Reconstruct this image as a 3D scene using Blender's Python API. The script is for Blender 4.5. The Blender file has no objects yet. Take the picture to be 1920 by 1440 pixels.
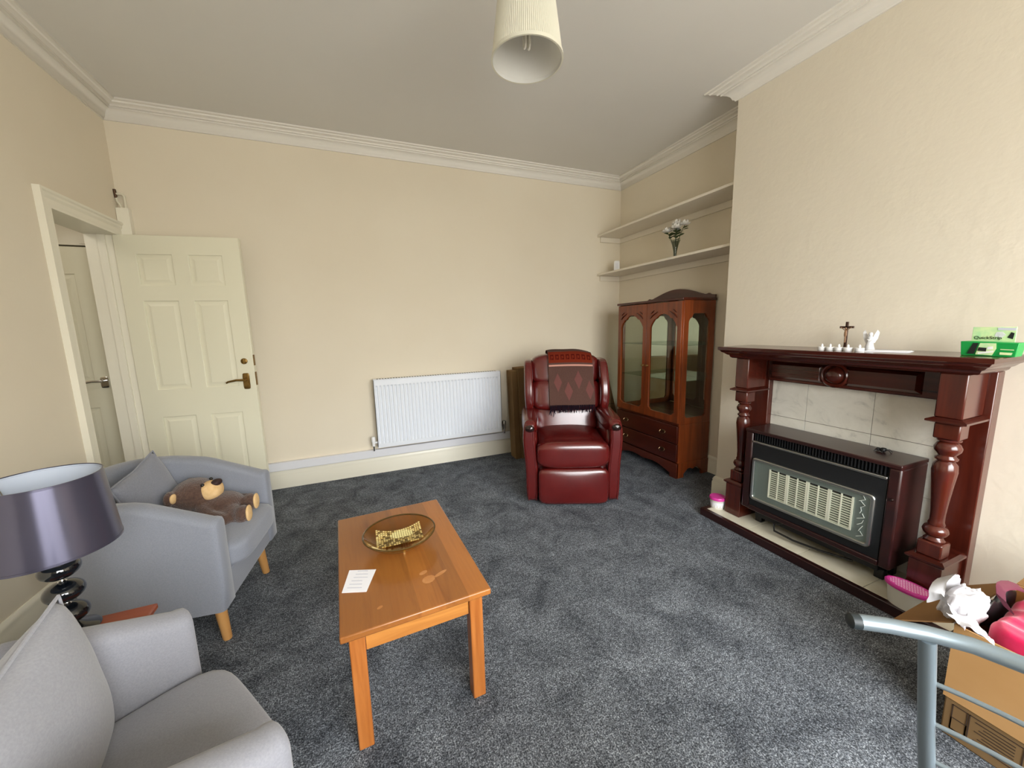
import bpy, bmesh, math, random
from mathutils import Vector, Matrix
random.seed(7)
PI = math.pi
scn = bpy.context.scene
C = scn.collection

# ------------------------------------------------------------------ camera, world, light, exposure
def cam_axes(yaw, pitch, roll):
    f = Vector((math.sin(yaw)*math.cos(pitch), math.cos(yaw)*math.cos(pitch), -math.sin(pitch)))
    r = Vector((math.cos(yaw), -math.sin(yaw), 0)); u = r.cross(f)
    c, s = math.cos(roll), math.sin(roll)
    return c*r + s*u, -s*r + c*u, f
cd = bpy.data.cameras.new('camera'); cam = bpy.data.objects.new('camera', cd); C.objects.link(cam)
cr, cu, cf = cam_axes(0.3871, 0.1499, -0.0248)
cam.matrix_world = Matrix(((cr.x, cu.x, -cf.x, 0), (cr.y, cu.y, -cf.y, 0), (cr.z, cu.z, -cf.z, 1.30), (0, 0, 0, 1)))
cd.sensor_width = 36; cd.lens = 705.0/1920*36; cd.clip_start = 0.02
scn.camera = cam

vs = scn.view_settings
vs.view_transform = 'Standard'; vs.look = 'None'; vs.gamma = 1.0; vs.use_curve_mapping = False
vs.exposure = 0.70

w = bpy.data.worlds.new('overcast_sky'); scn.world = w; w.use_nodes = True
nt = w.node_tree; nt.nodes.clear()
tc = nt.nodes.new('ShaderNodeTexCoord'); sx = nt.nodes.new('ShaderNodeSeparateXYZ')
mr = nt.nodes.new('ShaderNodeMapRange'); mr.inputs['From Min'].default_value = -0.02; mr.inputs['From Max'].default_value = 0.30
mx = nt.nodes.new('ShaderNodeMix'); mx.data_type = 'RGBA'
mx.inputs[6].default_value = (0.36, 0.355, 0.33, 1); mx.inputs[7].default_value = (0.95, 0.98, 1.0, 1)
bg = nt.nodes.new('ShaderNodeBackground'); bg.inputs['Strength'].default_value = 13.0
wo = nt.nodes.new('ShaderNodeOutputWorld')
nt.links.new(tc.outputs['Generated'], sx.inputs[0]); nt.links.new(sx.outputs['Z'], mr.inputs['Value'])
nt.links.new(mr.outputs[0], mx.inputs[0]); nt.links.new(mx.outputs[2], bg.inputs[0]); nt.links.new(bg.outputs[0], wo.inputs[0])

# room measures (metres)
LX, DY, RX, CX = -1.442, 3.553, 2.781, 2.435     # left wall, back wall, alcove wall, chimney breast face
CY0, CY1, ZC, FY = 0.38, 1.93, 2.83, -1.60       # breast from/to, ceiling, window wall
WX0, WX1, WZ0, WZ1 = -0.10, 2.45, 0.60, 2.48     # window opening
pd = bpy.data.lights.new('window_daylight_portal', 'AREA'); pd.shape = 'RECTANGLE'
pd.size = WX1-WX0; pd.size_y = WZ1-WZ0; pd.cycles.is_portal = True
po = bpy.data.objects.new('window_daylight_portal', pd); C.objects.link(po)
po.location = ((WX0+WX1)/2, FY-0.02, (WZ0+WZ1)/2); po.rotation_euler = (PI/2, 0, 0)
hl = bpy.data.lights.new('hall_fill_light', 'POINT'); hl.energy = 5; hl.shadow_soft_size = 0.12; hl.color = (1, .93, .82)  # unseen fill light added to brighten the hall; no fitting is modelled
ho = bpy.data.objects.new('hall_fill_light', hl); C.objects.link(ho); ho.location = (-2.15, 2.2, 2.35)

# ------------------------------------------------------------------ materials
def lin(h):
    h = h.lstrip('#'); o = []
    for i in (0, 2, 4):
        v = int(h[i:i+2], 16)/255
        o.append(v/12.92 if v <= .04045 else ((v+.055)/1.055)**2.4)
    return (*o, 1)
def base(name, col, rough=.5, metal=0, spec=.5, coat=0, sheen=0):
    m = bpy.data.materials.new(name); m.use_nodes = True
    b = m.node_tree.nodes['Principled BSDF']
    b.inputs['Base Color'].default_value = lin(col); b.inputs['Roughness'].default_value = rough
    b.inputs['Metallic'].default_value = metal; b.inputs['Specular IOR Level'].default_value = spec
    b.inputs['Coat Weight'].default_value = coat; b.inputs['Coat Roughness'].default_value = .12
    b.inputs['Sheen Weight'].default_value = sheen
    return m, b, m.node_tree
def noise(t, scale, detail=4, stretch=(1, 1, 1), rough=.55, dist=0):
    co = t.nodes.new('ShaderNodeTexCoord'); mp = t.nodes.new('ShaderNodeMapping'); mp.inputs['Scale'].default_value = stretch
    n = t.nodes.new('ShaderNodeTexNoise'); n.inputs['Scale'].default_value = scale; n.inputs['Detail'].default_value = detail
    n.inputs['Roughness'].default_value = rough; n.inputs['Distortion'].default_value = dist
    t.links.new(co.outputs['Object'], mp.inputs[0]); t.links.new(mp.outputs[0], n.inputs['Vector'])
    return n
def ramp(t, src, stops):
    r = t.nodes.new('ShaderNodeValToRGB'); e = r.color_ramp.elements
    while len(e) < len(stops): e.new(0.5)
    for k, (p, c) in enumerate(stops): e[k].position = p; e[k].color = lin(c)
    t.links.new(src.outputs[0], r.inputs[0]); return r
def bump(t, b, src, strength=.2, dist=.002):
    bp = t.nodes.new('ShaderNodeBump'); bp.inputs['Strength'].default_value = strength; bp.inputs['Distance'].default_value = dist
    t.links.new(src.outputs[0], bp.inputs['Height']); t.links.new(bp.outputs[0], b.inputs['Normal'])
def plain(name, col, rough=.5, metal=0, spec=.5, coat=0, var=None, scale=12, bs=0, bscale=120, bd=.001, sheen=0):
    m, b, t = base(name, col, rough, metal, spec, coat, sheen)
    if var:
        r = ramp(t, noise(t, scale), [(.3, col), (.7, var)]); t.links.new(r.outputs[0], b.inputs['Base Color'])
    if bs: bump(t, b, noise(t, bscale, 3), bs, bd)
    return m
def wood(name, c1, c2, axis=2, rough=.3, scale=9, coat=.2, ratio=14, c3=None, staves=0):
    m, b, t = base(name, c1, rough, 0, .5, coat)
    st = [ratio, ratio, ratio]; st[axis] = 1.0
    n = noise(t, scale/6, 6, st, .6, .6)
    stops = [(.3, c1), (.68, c2)] if not c3 else [(.25, c1), (.5, c2), (.75, c3)]
    r = ramp(t, n, stops); t.links.new(r.outputs[0], b.inputs['Base Color'])
    if staves:                                       # glued-up staves of slightly different tone
        co = t.nodes.new('ShaderNodeTexCoord'); sp = t.nodes.new('ShaderNodeSeparateXYZ')
        dv = t.nodes.new('ShaderNodeMath'); dv.operation = 'DIVIDE'; dv.inputs[1].default_value = staves
        fl = t.nodes.new('ShaderNodeMath'); fl.operation = 'FLOOR'; wn_ = t.nodes.new('ShaderNodeTexWhiteNoise'); wn_.noise_dimensions = '1D'
        rg = t.nodes.new('ShaderNodeMapRange'); rg.inputs['To Min'].default_value = .78; rg.inputs['To Max'].default_value = 1.18
        mm = t.nodes.new('ShaderNodeMix'); mm.data_type = 'RGBA'; mm.blend_type = 'MULTIPLY'; mm.inputs[0].default_value = 1
        t.links.new(co.outputs['Object'], sp.inputs[0]); t.links.new(sp.outputs['X'], dv.inputs[0]); t.links.new(dv.outputs[0], fl.inputs[0])
        t.links.new(fl.outputs[0], wn_.inputs['W']); t.links.new(wn_.outputs['Value'], rg.inputs['Value'])
        t.links.new(r.outputs[0], mm.inputs[6]); t.links.new(rg.outputs[0], mm.inputs[7]); t.links.new(mm.outputs[2], b.inputs['Base Color'])
    bump(t, b, n, .06, .001)
    return m
def glass(name, col='#FFFFFF', rough=.0, tint=.0):
    m = bpy.data.materials.new(name); m.use_nodes = True; t = m.node_tree; t.nodes.clear()
    tr = t.nodes.new('ShaderNodeBsdfTransparent'); tr.inputs[0].default_value = lin(col)
    gl = t.nodes.new('ShaderNodeBsdfGlossy'); gl.inputs['Roughness'].default_value = rough
    lw = t.nodes.new('ShaderNodeLayerWeight'); lw.inputs[0].default_value = .5
    pw_ = t.nodes.new('ShaderNodeMath'); pw_.operation = 'POWER'; pw_.inputs[1].default_value = 4.0
    fr = t.nodes.new('ShaderNodeMath'); fr.operation = 'MULTIPLY_ADD'; fr.inputs[1].default_value = .75; fr.inputs[2].default_value = .045
    t.links.new(lw.outputs['Facing'], pw_.inputs[0]); t.links.new(pw_.outputs[0], fr.inputs[0])
    ms = t.nodes.new('ShaderNodeMixShader'); o = t.nodes.new('ShaderNodeOutputMaterial')
    t.links.new(fr.outputs[0], ms.inputs[0]); t.links.new(tr.outputs[0], ms.inputs[1]); t.links.new(gl.outputs[0], ms.inputs[2])
    t.links.new(ms.outputs[0], o.inputs[0]); return m
def fabric_shade(name, col, trans=.4):
    m, b, t = base(name, col, .8)
    tl = t.nodes.new('ShaderNodeBsdfTranslucent'); tl.inputs[0].default_value = lin(col)
    ms = t.nodes.new('ShaderNodeMixShader'); ms.inputs[0].default_value = trans
    o = t.nodes['Material Output']
    t.links.new(b.outputs[0], ms.inputs[1]); t.links.new(tl.outputs[0], ms.inputs[2]); t.links.new(ms.outputs[0], o.inputs[0])
    return m

M = {}
M['wall'] = plain('cream_wall_paint', '#E5DAC5', .75, spec=.25, var='#E8DECA', scale=1.5, bs=.25, bscale=14, bd=.004)
M['wallt'] = plain('cream_lining_paper', '#E5DCCA', .7, spec=.25, var='#E8DFCE', scale=2, bs=.45, bscale=22, bd=.004)
M['ceil'] = plain('ceiling_paint', '#E9E7E2', .85, spec=.2, var='#E6E4DF', scale=1.2, bs=.1, bscale=20)
M['plaster'] = plain('cornice_white_paint', '#EFEBE3', .6, spec=.3)
M['gloss'] = plain('white_gloss_paint', '#EFEAD9', .32, spec=.5)
M['doorp'] = plain('cream_white_door_paint', '#EDE9D2', .35, spec=.5)
M['shelfp'] = plain('cream_shelf_paint', '#E8DFCE', .4, spec=.4)
M['trunk'] = plain('white_plastic_trunking', '#E4E4E8', .4)
M['radw'] = plain('radiator_white_enamel', '#E9EDF4', .28, spec=.5)
M['chrome'] = plain('chrome_metal', '#D5D5D5', .14, 1)
M['brass'] = plain('aged_brass', '#7A5E33', .38, 1, var='#9A7C4A', scale=40)
M['bronze'] = plain('dark_bronze', '#7A6248', .35, 1)
M['steel'] = plain('brushed_steel', '#B9BBB8', .3, 1)
M['satinst'] = plain('satin_reflector', '#AEB2B4', .45, .7)
M['black'] = plain('black_plastic', '#0E0E10', .4)
M['blackm'] = plain('matt_black_enamel', '#111316', .5)
def carpet():
    m, b, t = base('grey_twist_carpet', '#5A5E64', .95, 0, .1)
    n1 = noise(t, 210, 3, rough=.7); n2 = noise(t, 5.5, 5, rough=.65, dist=.8); n3 = noise(t, 70, 2)
    r1 = ramp(t, n1, [(.34, '#23262A'), (.5, '#4B4F55'), (.66, '#8B9096')])
    r2 = ramp(t, n2, [(.3, '#75777B'), (.7, '#BCBEC0')])
    r3 = ramp(t, n3, [(.35, '#A0A0A0'), (.65, '#E0E0E0')])
    a = t.nodes.new('ShaderNodeMix'); a.data_type = 'RGBA'; a.blend_type = 'MULTIPLY'; a.inputs[0].default_value = 1
    c = t.nodes.new('ShaderNodeMix'); c.data_type = 'RGBA'; c.blend_type = 'MULTIPLY'; c.inputs[0].default_value = 1
    g = t.nodes.new('ShaderNodeMix'); g.data_type = 'RGBA'; g.blend_type = 'MULTIPLY'; g.inputs[0].default_value = 1
    g.inputs[7].default_value = (8.2, 7.95, 7.6, 1)
    t.links.new(r1.outputs[0], a.inputs[6]); t.links.new(r2.outputs[0], a.inputs[7])
    t.links.new(a.outputs[2], c.inputs[6]); t.links.new(r3.outputs[0], c.inputs[7])
    t.links.new(c.outputs[2], g.inputs[6]); t.links.new(g.outputs[2], b.inputs['Base Color'])
    bump(t, b, n1, .9, .006); return m
M['carpet'] = carpet()
M['leather'] = plain('oxblood_leather', '#520F0E', .24, spec=.75, coat=.25, var='#5C1412', scale=7, bs=.12, bscale=160)
M['leatherd'] = plain('oxblood_leather_piping', '#571817', .3, spec=.6)
M['darkknob'] = plain('dark_polished_wood', '#1D0B09', .15, coat=.5)
M['mahog'] = wood('red_mahogany', '#3A140D', '#552014', 2, .22, coat=.35)
M['mahogx'] = wood('red_mahogany_crosswise', '#33110B', '#4C1B11', 0, .22, coat=.35)
M['mahogd'] = wood('dark_mahogany_veneer', '#241010', '#331513', 0, .3, coat=.2)
M['cab'] = wood('reddish_walnut', '#62290F', '#8C421B', 2, .28, coat=.25)
M['cabx'] = wood('reddish_walnut_crosswise', '#43180B', '#5E2410', 0, .28, coat=.25)
M['cabd'] = wood('dark_walnut_drawer', '#3B130B', '#4E1B0E', 0, .28, coat=.25)
M['pine'] = wood('orange_pine', '#985420', '#B87236', 2, .32, 16, .25)
M['piney'] = wood('orange_pine_lengthwise', '#8A5024', '#A4662E', 1, .3, 12, .3, c3='#985B28', staves=.078)
M['pinex'] = wood('orange_pine_crosswise', '#A6652B', '#C5843F', 0, .32, 16, .25)
M['beech'] = wood('pale_beech', '#C08A4C', '#D3A064', 2, .45, 10, .05)
M['redwood'] = wood('red_brown_wood', '#8A3D1A', '#A5512A', 0, .35)
M['mirror'] = plain('mirror_back', '#D9DEDA', .03, 1)
M['glass'] = glass('clear_glass', '#F6FAF6')
M['glassg'] = glass('green_edge_glass', '#D5E5DC')
M['glassa'] = glass('amber_glass', '#E8D7AC', .03)
M['vaseg'] = glass('vase_glass', '#D3D8D0', .02)
def marble():
    m, b, t = base('cream_marble_tile', '#DAD7CC', .22, 0, .5)
    n = noise(t, 7, 9, rough=.65, dist=1.4)
    r = ramp(t, n, [(.3, '#C3C1B8'), (.45, '#DFDCD1'), (.75, '#EAE7DD')]); t.links.new(r.outputs[0], b.inputs['Base Color']); return m
M['tile'] = marble()
M['grout'] = plain('tile_grout', '#6F5F56', .9)
M['htile'] = plain('hearth_tile', '#DED9C6', .3, var='#D2CBB4', scale=14)
M['greyf'] = plain('grey_woven_fabric', '#7F828B', .95, spec=.1, var='#898C95', scale=260, bs=.25, bscale=420, sheen=.3)
M['greylit'] = plain('grey_woven_fabric_lit', '#86868D', .95, spec=.1, var='#919197', scale=260, bs=.25, bscale=420, sheen=.3)  # same fabric as the other chair, with stronger light put into its colour
M['greyc'] = plain('grey_cushion_fabric', '#7B7D86', .95, spec=.1, var='#858790', scale=200, bs=.3, bscale=300, sheen=.3)
M['greycl'] = plain('light_grey_cushion_fabric', '#8B8B91', .95, spec=.1, var='#96969B', scale=200, bs=.3, bscale=300, sheen=.3)
def satin():
    m, b, t = base('purple_grey_satin', '#5C5A6C', .30, .65, .6)
    b.inputs['Anisotropic'].default_value = .85; tg = t.nodes.new('ShaderNodeTangent'); tg.direction_type = 'RADIAL'; tg.axis = 'Z'; t.links.new(tg.outputs[0], b.inputs['Tangent']); b.inputs['Anisotropic Rotation'].default_value = .25
    n = noise(t, 60, 3, (1, 1, 12)); bump(t, b, n, .05, .0006); return m
M['satin'] = satin()
M['lining'] = plain('pale_blue_shade_lining', '#C3CBD8', .8)
M['lampb'] = plain('glossy_dark_ceramic', '#0C1016', .06, spec=.6, coat=.6)
M['pleat'] = fabric_shade('cream_pleated_shade', '#EFECDD', .3)
M['pleatin'] = fabric_shade('white_shade_lining', '#E9E8E6', .35)
M['bulb'] = plain('bulb_glass_white', '#E6E2D6', .2)
M['fur'] = plain('brown_plush', '#4A372F', 1, spec=.05, var='#5E483D', scale=90, bs=.9, bscale=160, bd=.006, sheen=.4)
M['tan'] = plain('tan_plush', '#D0AB78', .95, spec=.05, var='#DDBB8B', scale=60, bs=.4, bscale=150, bd=.002)
M['nose'] = plain('dark_brown_felt_nose', '#2A1210', .7)
M['card'] = plain('corrugated_cardboard', '#B98D5A', .85, spec=.15, var='#C29765', scale=5, bs=.08, bscale=60)
M['cardd'] = plain('brown_cardboard', '#8A6742', .88, spec=.12, var='#94704B', scale=5)
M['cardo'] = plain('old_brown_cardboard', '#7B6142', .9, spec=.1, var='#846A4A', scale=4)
M['ink'] = plain('dark_print_ink', '#3B2A1C', .9)
M['bagw'] = plain('white_plastic_bag', '#CFCDD0', .45, spec=.4, bs=.3, bscale=25, bd=.004)
M['pink'] = plain('hot_pink_cloth', '#C60F47', .85, spec=.15, var='#D21B54', scale=30, bs=.3, bscale=120, sheen=.4)
M['plum'] = plain('plum_strap', '#5C1B32', .6)
M['pinkl'] = plain('pink_plastic_lid', '#D43A9A', .35)
M['pinkw'] = plain('pale_pink_lattice', '#F3C4DF', .4)
M['tubc'] = plain('frosted_clear_tub', '#D9D6CC', .3, spec=.4)
M['white'] = plain('white_plastic', '#EEEEEE', .35)
M['paper'] = plain('white_paper', '#F1F1F6', .8)
M['papert'] = plain('faint_grey_print', '#C9CBD8', .8)
M['throwb'] = plain('brown_woven_throw', '#4F3832', .95, spec=.05, var='#5A423B', scale=220, bs=.5, bscale=320)
M['throwd'] = plain('dusty_rose_diamond', '#6B4440', .95, spec=.05, bs=.5, bscale=320)
M['throwr'] = plain('rust_band', '#6C2717', .95, spec=.05, bs=.5, bscale=320)
M['throwk'] = plain('dark_key_pattern', '#4B130E', .95, spec=.05)
M['throwl'] = plain('pale_stripe', '#BC8A7C', .95, spec=.05)
M['fringe'] = plain('dark_fringe', '#1B1018', .95, spec=.05)
M['silverp'] = plain('silver_painted_steel', '#8A979F', .34, .55, .5)
M['capb'] = plain('dark_rubber_cap', '#20282B', .5)
M['seatv'] = plain('black_vinyl_seat', '#151517', .45)
M['ceram'] = plain('radiant_ceramic', '#F1EADC', .7)
M['ceramd'] = plain('radiant_dark_gap', '#241712', .9)
M['green'] = plain('green_carton', '#0E9A45', .35)
M['greenl'] = plain('pale_green_carton', '#A9D9A2', .4, var='#E2EDB4', scale=30)
M['leaf'] = plain('dark_leaf', '#2C3B1C', .6, var='#46552C', scale=60)
M['petal'] = plain('white_silk_petal', '#F1EEE6', .8)
M['gold'] = plain('gold_foil', '#B49A55', .3, .6, var='#E4D6A0', scale=60)
M['candle'] = plain('pale_cream_tile', '#E9DE9E', .5)  # colour of the pale mosaic tiles in the bowl
M['crossw'] = plain('dark_cross_wood', '#3B2116', .4)
M['figure'] = plain('bronze_figure', '#8C6A4E', .45)
M['angel'] = plain('white_resin', '#ECECEC', .5, var='#C9C9CC', scale=60)
M['copper'] = plain('painted_pipe', '#E0DAC6', .4)
M['coppero'] = plain('old_copper', '#5A4230', .5, .6)

# ------------------------------------------------------------------ mesh helpers
class B:
    """collects vertices and faces; build() links them as one mesh object"""
    def __init__(s): s.v, s.f = [], []
    def add(s, v, f, mat=None):
        o = len(s.v)
        s.v += [tuple(mat @ Vector(p)) if mat else tuple(p) for p in v]; s.f += [tuple(o+i for i in q) for q in f]; return s
    def box(s, x0, x1, y0, y1, z0, z1, mat=None):
        v = [(x, y, z) for z in (z0, z1) for y in (y0, y1) for x in (x0, x1)]
        return s.add(v, [(0, 2, 3, 1), (4, 5, 7, 6), (0, 1, 5, 4), (2, 6, 7, 3), (0, 4, 6, 2), (1, 3, 7, 5)], mat)
    def lathe(s, prof, seg=24, mat=None, cap=True):
        v, f = [], []; n = len(prof)
        for k in range(seg):
            a = 2*PI*k/seg
            v += [(r*math.cos(a), r*math.sin(a), z) for r, z in prof]
        for k in range(seg):
            k2 = (k+1) % seg
            for i in range(n-1): f.append((k*n+i, k2*n+i, k2*n+i+1, k*n+i+1))
        if cap:
            if prof[0][0] > 1e-5: f.append(tuple(k*n for k in reversed(range(seg))))
            if prof[-1][0] > 1e-5: f.append(tuple(k*n+n-1 for k in range(seg)))
        return s.add(v, f, mat)
    def tube(s, pts, r, seg=10, cap=True):
        pts = [Vector(p) for p in pts]; n = len(pts); rs = r if isinstance(r, (list, tuple)) else [r]*n
        v, f = [], []; up = None
        for i, p in enumerate(pts):
            t = (pts[min(i+1, n-1)]-pts[max(i-1, 0)]).normalized()
            if up is None: up = Vector((0, 0, 1)) if abs(t.z) < .9 else Vector((1, 0, 0))
            a = t.cross(up).normalized(); up = a.cross(t).normalized()
            for k in range(seg):
                g = 2*PI*k/seg; v.append(p + rs[i]*(math.cos(g)*a + math.sin(g)*up))
        for i in range(n-1):
            for k in range(seg):
                k2 = (k+1) % seg; f.append((i*seg+k, i*seg+k2, (i+1)*seg+k2, (i+1)*seg+k))
        if cap: f += [tuple(reversed(range(seg))), tuple(range((n-1)*seg, n*seg))]
        return s.add(v, f)
    def sq(s, c, h, p=5, n=10, fn=None, mat=None):
        """rounded (super-elliptic) block: centre, half sizes, exponent"""
        v, f, idx = [], [], {}
        def vid(a):
            k = tuple(round(x, 5) for x in a)
            if k not in idx:
                d = (abs(a[0])**p+abs(a[1])**p+abs(a[2])**p)**(1/p)
                q = [a[i]/d for i in range(3)]
                q = Vector([c[i]+h[i]*q[i] for i in range(3)])
                idx[k] = len(v); v.append(fn(q) if fn else q)
            return idx[k]
        g = [math.tan((-1+2*i/n)*PI/4) for i in range(n+1)]
        for ax in range(3):
            for sg in (-1, 1):
                for i in range(n):
                    for j in range(n):
                        qd = []
                        for (a, b) in ((i, j), (i+1, j), (i+1, j+1), (i, j+1)):
                            P = [0, 0, 0]; P[ax] = sg; P[(ax+1) % 3] = g[a]; P[(ax+2) % 3] = g[b]; qd.append(vid(P))
                        f.append(tuple(qd) if sg > 0 else tuple(reversed(qd)))
        return s.add(v, f, mat)
    def plate(s, loops, t, mat=None):
        """flat board in the xz plane (front at y=0, back at y=t) from an outer outline and holes"""
        bm = bmesh.new(); es = []
        for lp in loops:
            vv = [bm.verts.new((x, 0, z)) for x, z in lp]
            es += [bm.edges.new((vv[i], vv[(i+1) % len(vv)])) for i in range(len(vv))]
        bmesh.ops.triangle_fill(bm, use_beauty=True, use_dissolve=False, edges=es)
        bm.normal_update()
        for fc in bm.faces:
            if fc.normal.y > 0: fc.normal_flip()
        bm.verts.index_update()
        fr = [tuple(v.co) for v in bm.verts]; ff = [tuple(v.index for v in fc.verts) for fc in bm.faces]; n = len(fr)
        bd = [(l.vert.index, l.link_loop_next.vert.index) for e in bm.edges if len(e.link_faces) == 1 for l in e.link_loops]
        v = fr + [(x, y+t, z) for x, y, z in fr]
        f = ff + [tuple(reversed([i+n for i in q])) for q in ff] + [(b, a, a+n, b+n) for a, b in bd]
        bm.free(); return s.add(v, f, mat)
    def prism(s, poly, axis, a0, a1, mat=None):
        """outline (u,v) pushed along axis; x: (y,z)  y: (x,z)  z: (x,y)"""
        n = len(poly)
        mk = {'x': lambda t, u, w_: (t, u, w_), 'y': lambda t, u, w_: (u, t, w_), 'z': lambda t, u, w_: (u, w_, t)}[axis]
        v = [mk(a0, u, w_) for u, w_ in poly] + [mk(a1, u, w_) for u, w_ in poly]
        f = [tuple(reversed(range(n))), tuple(range(n, 2*n))] + [(i, (i+1) % n, (i+1) % n+n, i+n) for i in range(n)]
        return s.add(v, f, mat)
    def build(s, name, mat, parent=None, bevel=0, seg=2, smooth=40, fixn=True, sub=0, loc=None, rot=None):
        me = bpy.data.meshes.new(name); me.from_pydata([tuple(p) for p in s.v], [], s.f); me.validate()
        if fixn:
            bm = bmesh.new(); bm.from_mesh(me); bmesh.ops.recalc_face_normals(bm, faces=bm.faces); bm.to_mesh(me); bm.free()
        me.materials.append(M[mat] if isinstance(mat, str) else mat)
        me.polygons.foreach_set('use_smooth', [True]*len(me.polygons))
        if smooth < 180: me.set_sharp_from_angle(angle=math.radians(smooth))
        o = bpy.data.objects.new(name, me); C.objects.link(o)
        if parent: o.parent = parent
        if loc: o.location = loc
        if rot: o.rotation_euler = rot
        if bevel:
            md = o.modifiers.new('bevel', 'BEVEL'); md.width = bevel; md.segments = seg; md.limit_method = 'ANGLE'; md.angle_limit = math.radians(35); md.harden_normals = False
        if sub:
            md = o.modifiers.new('sub', 'SUBSURF'); md.levels = sub; md.render_levels = sub
        return o
def bx(*a): return B().box(*a)
def tag(o, label=None, cat=None, group=None, kind=None):
    if label: o['label'] = label
    if cat: o['category'] = cat
    if group: o['group'] = group
    if kind: o['kind'] = kind
    return o
def thing(name, label, cat, loc=(0, 0, 0), rotz=0, group=None):
    o = bpy.data.objects.new(name, None); C.objects.link(o); o.empty_display_size = .1
    o.location = loc; o.rotation_euler = (0, 0, math.radians(rotz))
    return tag(o, label, cat, group)
def struct(o, label, cat): return tag(o, label, cat, kind='structure')
def T(x=0, y=0, z=0): return Matrix.Translation((x, y, z))
def RX_(a): return Matrix.Rotation(math.radians(a), 4, 'X')
def RY_(a): return Matrix.Rotation(math.radians(a), 4, 'Y')
def RZ_(a): return Matrix.Rotation(math.radians(a), 4, 'Z')
def SC(x, y, z): return Matrix.Diagonal((x, y, z, 1))
def text(name, body, size, mat, parent, M4, extrude=.0004):
    cu_ = bpy.data.curves.new(name, 'FONT'); cu_.body = body; cu_.size = size; cu_.extrude = extrude; cu_.align_x = 'CENTER'; cu_.align_y = 'CENTER'
    o = bpy.data.objects.new(name+'_tmp', cu_); C.objects.link(o)
    me = bpy.data.meshes.new_from_object(o.evaluated_get(bpy.context.evaluated_depsgraph_get()))
    bpy.data.objects.remove(o); me.transform(M4); me.materials.clear(); me.materials.append(M[mat])
    r = bpy.data.objects.new(name, me); C.objects.link(r); r.parent = parent; return r

# ------------------------------------------------------------------ the room
struct(bx(LX-1.6, RX+.15, FY-.15, DY+.3, -.08, 0).build('floor', 'carpet'), 'mottled dark grey carpet covering the whole floor', 'floor')
struct(bx(LX-1.6, RX+.15, FY-.15, DY+.3, ZC, ZC+.1).build('ceiling', 'ceil'), 'plain off white ceiling above the room', 'ceiling')
struct(bx(LX, RX+.15, DY, DY+.15, 0, ZC).build('wall_back', 'wall'), 'cream painted wall behind the white radiator', 'wall')
WL = LX-.15; DY0, DY1, DZ = 2.835, 3.50, 2.0
b = bx(WL, LX, FY-.15, DY0, 0, ZC); b.box(WL, LX, DY1, DY+.15, 0, ZC); b.box(WL, LX, DY0, DY1, DZ, ZC)
struct(b.build('wall_left', 'wall'), 'cream painted wall with the doorway, behind the lamp', 'wall')
struct(bx(RX, RX+.15, FY-.15, DY, 0, ZC).build('wall_right', 'wall'), 'cream alcove wall carrying the two shelves', 'wall')
struct(bx(CX, RX, CY0, CY1, 0, ZC).build('wall_chimney', 'wallt', bevel=.004), 'cream chimney breast wall above the fireplace', 'wall')
b = bx(LX, WX0, FY-.15, FY, 0, ZC); b.box(WX1, RX, FY-.15, FY, 0, ZC); b.box(WX0, WX1, FY-.15, FY, 0, WZ0); b.box(WX0, WX1, FY-.15, FY, WZ1, ZC)
struct(b.build('wall_front', 'wall'), 'cream window wall facing the radiator wall', 'wall')
wn = struct(thing('window_1', 'wide white framed window opposite the radiator', 'window', ((WX0+WX1)/2, FY-.1, WZ0)), 'wide white framed window opposite the radiator', 'window')
ww, wh = WX1-WX0, WZ1-WZ0
b = B()
for x in (-ww/2, -ww/6-.02, ww/6-.02, ww/2-.04): b.box(x, x+.04, -.03, .03, 0, wh)
b.box(-ww/2, ww/2, -.03, .03, 0, .05); b.box(-ww/2, ww/2, -.03, .03, wh-.05, wh); b.box(-ww/2, ww/2, -.025, .025, wh*.72, wh*.72+.035)
b.build('window_frame', 'gloss', wn)
bx(-ww/2-.05, ww/2+.05, .04, .2, -.03, 0).build('window_sill', 'gloss', wn, bevel=.006)

# hall beyond the doorway
struct(bx(WL-1.3, WL-1.2, 1.0, DY+.3, 0, ZC).build('wall_hall_far', 'wall'), 'cream wall on the far side of the hall', 'wall')
b = bx(WL-1.2, -2.40, 3.64, 3.78, 0, ZC); b.box(-1.64, WL, 3.64, 3.78, 0, ZC); b.box(-2.40, -1.64, 3.64, 3.78, 2.16, ZC)
struct(b.build('wall_hall_end', 'wall'), 'cream wall around the hall door', 'wall')
struct(bx(WL-1.2, WL, .9, 1.0, 0, ZC).build('wall_hall_near', 'wall'), 'cream wall closing the near end of the hall', 'wall')

# cornice
PROF = [(0, -.100), (.010, -.100), (.013, -.092), (.020, -.088), (.026, -.070), (.038, -.055), (.056, -.046), (.062, -.046), (.062, -.036), (.074, -.036),
        (.077, -.026), (.088, -.022), (.100, -.020), (.104, -.012), (.120, -.009), (.122, 0), (0, 0)]
def cornice(name, fn, label):
    """fn(p, end) gives the plan point of a profile point at either end"""
    v = []; n = len(PROF)
    for e in (0, 1): v += [(*fn(p, e), ZC+z) for p, z in PROF]
    f = [(i, (i+1) % n, (i+1) % n+n, i+n) for i in range(n)] + [tuple(range(n)), tuple(reversed(range(n, 2*n)))]
    struct(B().add(v, f).build(name, 'plaster', smooth=50), label, 'cornice')
cornice('trim_1', lambda p, e: ((LX+p) if e == 0 else (RX-p), DY-p), 'white moulded cornice along the radiator wall')
cornice('trim_2', lambda p, e: (LX+p, (FY+p) if e == 0 else (DY-p)), 'white moulded cornice along the doorway wall')
cornice('trim_3', lambda p, e: (RX-p, CY1 if e == 0 else (DY-p)), 'white moulded cornice in the shelf alcove')
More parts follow.
